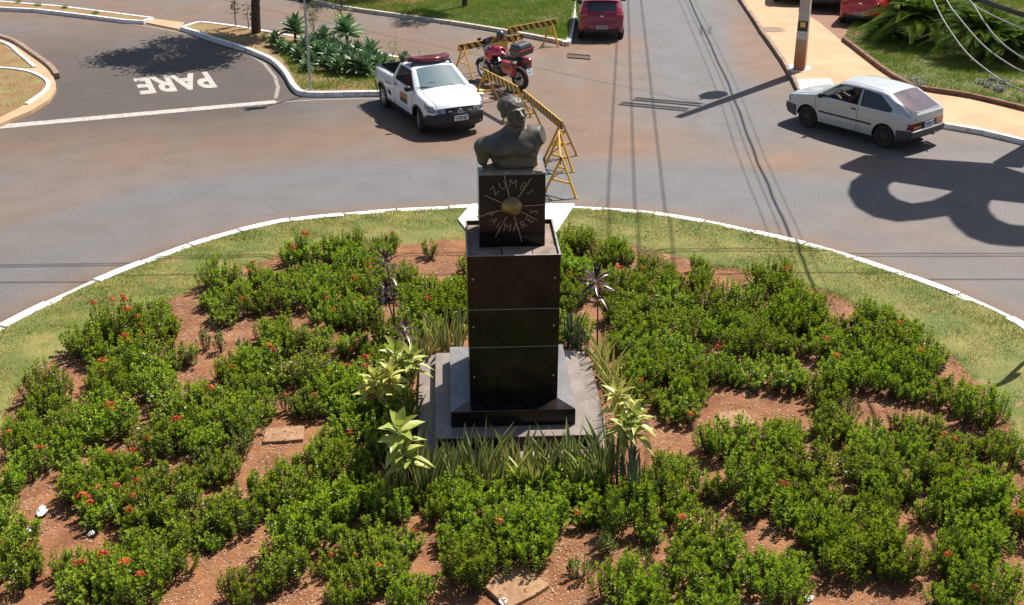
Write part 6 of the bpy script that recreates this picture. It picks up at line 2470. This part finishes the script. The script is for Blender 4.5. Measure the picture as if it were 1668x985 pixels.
# ---- stepping stones and litter in the bed
for (u, v, sx, sy, rz_, lb_) in ((463, 710, .46, .30, 4, 'flat tan stepping stone in the soil path left of the monument'), (1198, 682, .38, .34, 12, 'flat tan stepping stone among shrubs right of the monument'), (838, 955, .50, .46, 38, 'tilted tan stepping stone at the bottom edge in front of the monument')):
    p = at(u, v, .13)
    o = MB().prism([(-sx, -sy), (sx * .2, -sy * 1.04), (sx, -sy * .95), (sx * .97, sy), (-sx * .3, sy * 1.03), (-sx * .98, sy * .96)], -.05, .05).build('stepping_stone', M['flagstone'], bevel=.012)
    o.scale = (.62, .62, 1)
    o.location = (p.x, p.y, soil_z(p.x, p.y) + .004)
    o.rotation_euler = (R(2), R(-2), R(rz_))
    tag(o, lb_, 'stepping stone')
for (u, v, q, lb_) in ((68, 835, .11, 'crumpled white plastic litter in the soil at the left'), (226, 700, .05, 'small white scrap in the soil left of the bed'), (1492, 932, .05, 'small white scrap among shrubs at the lower right'), (1318, 975, .07, 'crumpled white paper at the bottom right of the bed'), (1422, 530, .08, 'white paper scrap on the soil edge by the right verge'), (1470, 560, .06, 'thin white scrap on the soil edge below the right verge'), (821, 980, .08, 'white feather-like scrap at the bottom centre'), (150, 872, .06, 'small white scrap beside shrubs at the lower left'), (46, 866, .06, 'pale scrap lying at the lower left edge')):
    p = at(u, v, .13)
    mb = MB()
    mb.ball((0, 0, .02), (q, q * .6, q * .35), 7, 5)
    mb.v = [tuple(np.array(w_) + rng.normal(0, q * .16, 3)) for w_ in mb.v]
    o = mb.build('litter', M['paper'])
    o.location = (p.x, p.y, soil_z(p.x, p.y) + .02)
    o.rotation_euler = (0, 0, rang())
    tag(o, lb_, 'litter')

# ---- agaves and saplings on the median
ag = [rosette(34, .46, .12, -.05, 1.25, .10, M['agave_leaf'], segs=4, fold=.35) for _ in range(3)]
for me in ag:
    me.shade_smooth()
agl = [(449, 62, .8), (482, 62, 1.25), (498, 78, 1.0), (528, 66, 1.1), (566, 66, 1.35), (520, 84, .9), (488, 88, .85), (540, 92, 1.0), (562, 98, 1.0), (578, 106, 1.0), (604, 88, 1.1), (588, 110, .95), (626, 96, .7), (659, 96, .75), (553, 108, .9), (532, 80, .9), (614, 104, .8), (545, 76, .9), (584, 84, .9), (508, 96, .8), (474, 76, .7), (512, 70, .9), (575, 94, .9), (598, 98, .9), (568, 80, .8), (533, 104, .8), (598, 112, .8), (612, 94, .8), (552, 84, .9), (500, 104, .6), (640, 102, .6), (460, 72, .7)]
for i, (u, v, q) in enumerate(agl):
    b = at(u, v + 12, ZK)
    wh = 'leftmost' if u < 470 else ('rightmost and small' if u > 640 else ('tall, raised above the others' if q > 1.2 else 'low in the cluster'))
    o = thing('agave', f'blue-green spineless agave rosette, {wh}, on the kerbed median', 'agave', b, rang(), 'agaves on the median')
    s_ = q * 1.30
    hgt = .16 * q + (.22 if q > 1.2 else 0)
    MB().tube([(0, 0, -.05), (0, 0, hgt)], [.06, .045], 8).build('stem', M['bark'], o)
    h = link(ag[i % 3], 'leaves', o)
    h.location = (0, 0, hgt - .04)
    h.scale = (s_, s_, s_)
def leafy(name, label, cat, base, stems, leafm, llen, lw, n_leaf, spread, dark='twig', r0=.02, group=None, z=ZK, top=.35):
    b = at(*base, z)
    o = thing(name, label, cat, b, 0, group)
    P, D, U, Ls, Ws_ = [], [], [], [], []
    m_ = MB()
    for tx, ty, tz in stems:
        pts = [Vector((tx * t ** 1.3 + rnd.uniform(-.02, .02), ty * t ** 1.3, tz * t)) for t in (0, .25, .5, .75, 1)]
        m_.tube(pts, [r0, r0 * .85, r0 * .7, r0 * .5, r0 * .25], 6, False)
        for k_ in range(n_leaf):
            t = rnd.uniform(top, 1)
            i = min(3, int(t * 4))
            p = pts[i].lerp(pts[i + 1], t * 4 - i)
            a = rang()
            d = Vector((math.cos(a), math.sin(a), rnd.uniform(-.4, .6)))
            P.append(p + d * rnd.uniform(0, spread))
            D.append(d)
            U.append(Vector((rnd.uniform(-.3, .3), rnd.uniform(-.3, .3), 1)))
            Ls.append(llen * rnd.uniform(.7, 1.2))
            Ws_.append(lw * rnd.uniform(.8, 1.2))
    m_.build('stem', M[dark], o, smooth=True)
    link(leaf_mesh('leaves', P, D, U, Ls, Ws_, .2, leafm), 'leaves', o)
    return o
leafy('sapling', 'young leafy sapling left of the tree trunk on the median', 'sapling', (384, 43), [(0, 0, 1.6), (.05, .1, 1.2)], M['tree_leaf'], .14, .06, 30, .08)
leafy('sapling', 'short leafy sapling right beside the tree trunk on the median', 'sapling', (405, 46), [(.03, 0, .9)], M['tree_leaf'], .14, .06, 26, .07)
leafy('sapling', 'thin dark stemmed sapling rising behind the agaves', 'sapling', (558, 60), [(0, 0, 2.2)], M['tree_leaf'], .01, .01, 4, .05, 'black_steel', .035)
leafy('sapling', 'slender sapling with yellowish leaves in front of the dark stem', 'sapling', (552, 66), [(-.12, 0, 1.1), (.25, 0, 1.0)], M['dracaena'], .20, .06, 14, .12, 'twig', .016, top=.6)
leafy('bamboo', 'wispy pale green bamboo-like plant behind the signpost', 'plant', (512, 62), [(-.15, 0, 1.5), (.05, .1, 1.8), (.2, 0, 1.5), (.0, -.1, 1.3), (-.28, .1, 1.2)], M['dracaena_green'], .12, .016, 60, .12, 'twig', .01)
leafy('wispy_plant', 'small wispy plant behind the right end of the agaves', 'plant', (640, 92), [(-.15, 0, .5), (.1, .1, .65), (.2, 0, .5)], M['grass_blade'], .10, .02, 24, .08, 'twig', .008)

# ---- trees
def tree(name, label, base, H, cr, cz, n_leaf, lean=(0, 0), r0=.15, leaf=.13, group=None):
    b = at(*base, ZK)
    o = thing(name, label, 'tree', b)
    m_ = MB()
    top_ = Vector((lean[0], lean[1], H * .52))
    m_.tube([(0, 0, -.1), (lean[0] * .15, lean[1] * .15, H * .16), (lean[0] * .5, lean[1] * .5, H * .34), top_], [r0 * 1.15, r0, r0 * .85, r0 * .7], 10)
    m_.build('trunk', M['bark'], o, smooth=True)
    br = MB()
    P, D, U, Ls, Ws_ = [], [], [], [], []
    cl = []
    for k_ in range(22):
        a, e = rang(), rnd.uniform(-.5, 1.2)
        q = rnd.uniform(.55, 1.0)
        c = Vector((lean[0] + math.cos(a) * math.cos(e) * cr * q, lean[1] + math.sin(a) * math.cos(e) * cr * q, H - cz + math.sin(e) * cz * q))
        cl.append(c)
        br.tube([top_, top_.lerp(c, .5) + Vector((0, 0, .15)), c], [r0 * .35, r0 * .2, r0 * .06], 5, False)
    for k_ in range(n_leaf):
        c = rnd.choice(cl)
        off = Vector((rnd.gauss(0, 1), rnd.gauss(0, 1), rnd.gauss(0, .8))) * cr * .17
        P.append(c + off)
        a = rang()
        D.append(Vector((math.cos(a), math.sin(a), rnd.uniform(-.6, .4))))
        U.append(Vector((rnd.uniform(-.5, .5), rnd.uniform(-.5, .5), 1)))
        Ls.append(leaf * rnd.uniform(.7, 1.3))
        Ws_.append(leaf * .5 * rnd.uniform(.8, 1.2))
    br.build('limbs', M['bark'], o, smooth=True)
    link(leaf_mesh('crown', P, D, U, Ls, Ws_, .2, M['tree_leaf']), 'crown', o)
    return o
tree('tree', 'dark leaning tree trunk on the median casting a crown shadow on the side road', (417, 53), 6.2, 2.15, 1.35, 11000, (.45, -.1), .15, .20)
tree('tree', 'slim tree on the middle lawn with its trunk cut by the picture top', (757, 11), 4.2, 1.1, .8, 1500, (.05, .1), .10, .14)
tree('tree', 'tree standing beyond the picture top whose shadow crosses the second road', (668, -22), 6.5, 1.6, 1.2, 2200, (.1, .1), .13, .15)

# ---- cycads on the right lawn
def cycad_mesh(n_f, L_):
    P, D, U, Ls, Ws_ = [], [], [], [], []
    rach = MB()
    for i in range(n_f):
        a = i * 2.4 + rnd.uniform(-.15, .15)
        el = rnd.uniform(.30, 1.30)
        ln = L_ * rnd.uniform(.8, 1.1)
        h = Vector((math.cos(a), math.sin(a), 0))
        sd_ = Vector((-math.sin(a), math.cos(a), 0))
        pts = []
        for k_ in range(15):
            t = k_ / 14
            pts.append(h * (ln * (math.cos(el) * t + .18 * t * t)) + Vector((0, 0, ln * (math.sin(el) * t - .52 * t * t * (.5 + math.cos(el) * .7)))))
        rach.tube(pts[::2], [.012, .011, .010, .009, .008, .006, .004, .003], 4, False)
        for k_ in range(1, 57):
            t = k_ / 57 * 14
            i0 = min(13, int(t))
            p = pts[i0].lerp(pts[i0 + 1], t - i0)
            ax = (pts[i0 + 1] - pts[i0]).normalized()
            ll = .20 * math.sin(math.pi * min(.97, .12 + .88 * k_ / 57)) * L_ / 1.4 + .03
            for q in (-1, 1):
                P.append(p)
                D.append(sd_ * q + ax * .55 + Vector((0, 0, .35)))
                U.append(Vector((0, 0, 1)))
                Ls.append(ll)
                Ws_.append(.020)
    f_ = leaf_mesh('fronds', P, D, U, Ls, Ws_, .1, M['cycad_leaf'])
    s_ = bpy.data.meshes.new('frond_stalks')
    s_.from_pydata(rach.v, [], rach.f)
    s_.materials.append(M['cycad_leaf'])
    return f_, s_
cm = [cycad_mesh(92, 1.72), cycad_mesh(84, 1.6)]
for (u, v, q, hh, k_, lb_) in ((1497, 66, 1.28, .55, 0, 'large dark cycad with long arching fronds beside the red parked car'), (1442, 64, .55, .15, 1, 'small low cycad spilling over the pavement side of the large one'), (1590, 95, 1.05, .75, 1, 'cycad on a visible trunk behind the drooping wires'), (1645, 100, 1.0, .35, 0, 'cycad at the right picture edge'), (1560, 30, 1.1, .5, 1, 'cycad behind the others under the thick dark cable'), (1475, 22, 1.0, .4, 1, 'cycad rearmost near the parked cars')):
    b = at(u, v, ZK + .05)
    o = thing('cycad', lb_, 'cycad', b, rang(), 'cycads on the right lawn')
    MB().tube([(0, 0, -.05), (.01, 0, hh * .5), (0, 0, hh)], [.24 * q, .26 * q, .17 * q], 12).build('trunk', M['bark'], o, smooth=True)
    for me, nm in zip(cm[k_], ('fronds', 'frond_stalks')):
        h = link(me, nm, o)
        h.location = (0, 0, hh - .03)
        h.scale = (q, q, q)

# ---- grass on lawns, strips and weeds
def fill(poly, n_, z, clump=1.0, thr=.0):
    x0, x1 = min(p[0] for p in poly), max(p[0] for p in poly)
    y0, y1 = min(p[1] for p in poly), max(p[1] for p in poly)
    out = []
    tries = 0
    while len(out) < n_ and tries < n_ * 12:
        tries += 1
        x, y = rnd.uniform(x0, x1), rnd.uniform(y0, y1)
        if inside((x, y), poly) and rnd.random() < .55 + clump * noise.noise(Vector((x * .9, y * .9, 8))) - thr:
            out.append((x, y, z))
    return out
LW = fill([at(*q, ZK) for q in ((1374, 62), (1440, 114), (1475, 134), (1510, 144), (1580, 155), (1720, 180), (1760, -10), (1420, -10))], 75000, ZK + .045, .8)
tag(blades('lawn_grass', LW, .04, .11, .020, .9, M['lawn_blade']), 'bright green grass of the lawn around the cycads', 'grass', kind='stuff')
ML = fill([at(*q, ZK) for q in ((520, -1), (560, 9), (640, 20), (730, 31), (830, 47), (905, 61), (926, 63), (930, 50), (936, 20), (940, -12), (500, -12))], 55000, ZK - .004, .5)
tag(blades('lawn_grass', ML, .04, .10, .020, .9, M['lawn_blade']), 'sunlit grass of the middle lawn behind the barricades', 'grass', kind='stuff')
MD = fill([at(*q, ZK) for q in ((480, 130), (492, 145), (530, 147), (612, 146), (700, 148), (762, 152), (700, 120), (640, 108), (560, 112), (490, 100))], 8000, ZK - .004, .7) + fill([at(*q, ZK) for q in ((420, 60), (450, 80), (470, 110), (480, 130), (500, 100), (470, 70), (430, 52))], 2500, ZK - .004, 1.0, .15)
tag(blades('median_grass', MD, .04, .12, .018, .9, M['lawn_blade']), 'short patchy grass in front of the agaves on the median', 'grass', kind='stuff')
LB = fill(b1, 1200, .108, 1.0, .1) + fill(b2, 3500, .108, 1.0, .1)
tag(blades('dry_grass', LB, .02, .06, .012, .9, M['grass_blade']), 'dry thin grass in the white kerbed beds at the far left', 'grass', kind='stuff')
for (u, v) in ((30, 4), (62, 9), (106, 13), (155, 22)):
    b = at(u, v, ZK)
    o = MB().add([], []).build('x', M['lawn_blade']) if False else blades('weed_tuft', [(rnd.gauss(0, .07), rnd.gauss(0, .04), 0) for _ in range(60)], .06, .2, .02, .9, M['lawn_blade'])
    o.location = b
    tag(o, 'bright green weed tuft in the joint of the white separator kerb', 'weed', 'weed tufts on the separator')
# lily-like clumps at the right edge of the lawn
lil = [leaf_mesh('leaves', *(lambda n_: ([Vector((rnd.gauss(0, .05), rnd.gauss(0, .05), 0)) for _ in range(n_)], [Vector((math.cos(a) * .8, math.sin(a) * .8, rnd.uniform(.6, 1.6))) for a in [rang() for _ in range(n_)]], [Vector((0, 0, 1)) + Vector((rnd.uniform(-.2, .2), rnd.uniform(-.2, .2), 0)) for _ in range(n_)], [rnd.uniform(.3, .55) for _ in range(n_)], [.022] * n_))(34), .45, M['grass_blade'], segs=4) for _ in range(2)]
for i, (u, v, q) in enumerate(((1655, 160, 1.1), (1640, 166, .8), (1668, 166, 1.1), (1690, 168, 1.2))):
    o = thing('lily_clump', ('grassy lily clump at the right edge behind the brown kerb', 'smaller grassy lily clump behind the brown kerb, leftmost of its row', 'grassy lily clump cut by the right picture edge', 'grassy lily clump beyond the right picture edge')[i], 'plant', at(u, v, ZK + .04), rang(), 'lily clumps at the brown kerb')
    h = link(lil[i % 2], 'leaves', o)
    h.scale = (q, q, q)
sv = [(at(u, v, ZK + .05)) for u, v in ((1600, 136), (1612, 142), (1625, 146), (1635, 138), (1618, 132), (1490, 134), (1500, 140), (1630, 150))]
for i, b in enumerate(sv):
    P = [Vector((rnd.gauss(0, .09), rnd.gauss(0, .07), rnd.uniform(.0, .12))) for _ in range(90)]
    me = leaf_mesh('silver_plant', P, [Vector((rnd.uniform(-1, 1), rnd.uniform(-1, 1), rnd.uniform(.1, 1))) for _ in P], [Vector((0, 0, 1))] * len(P), [.09] * len(P), [.04] * len(P), .1, M['silver_leaf'])
    o = link(me, 'silver_plant')
    o.location = b
    tag(o, 'low silvery ground plant on the lawn near the brown kerb', 'plant', 'silvery ground plants on the lawn')
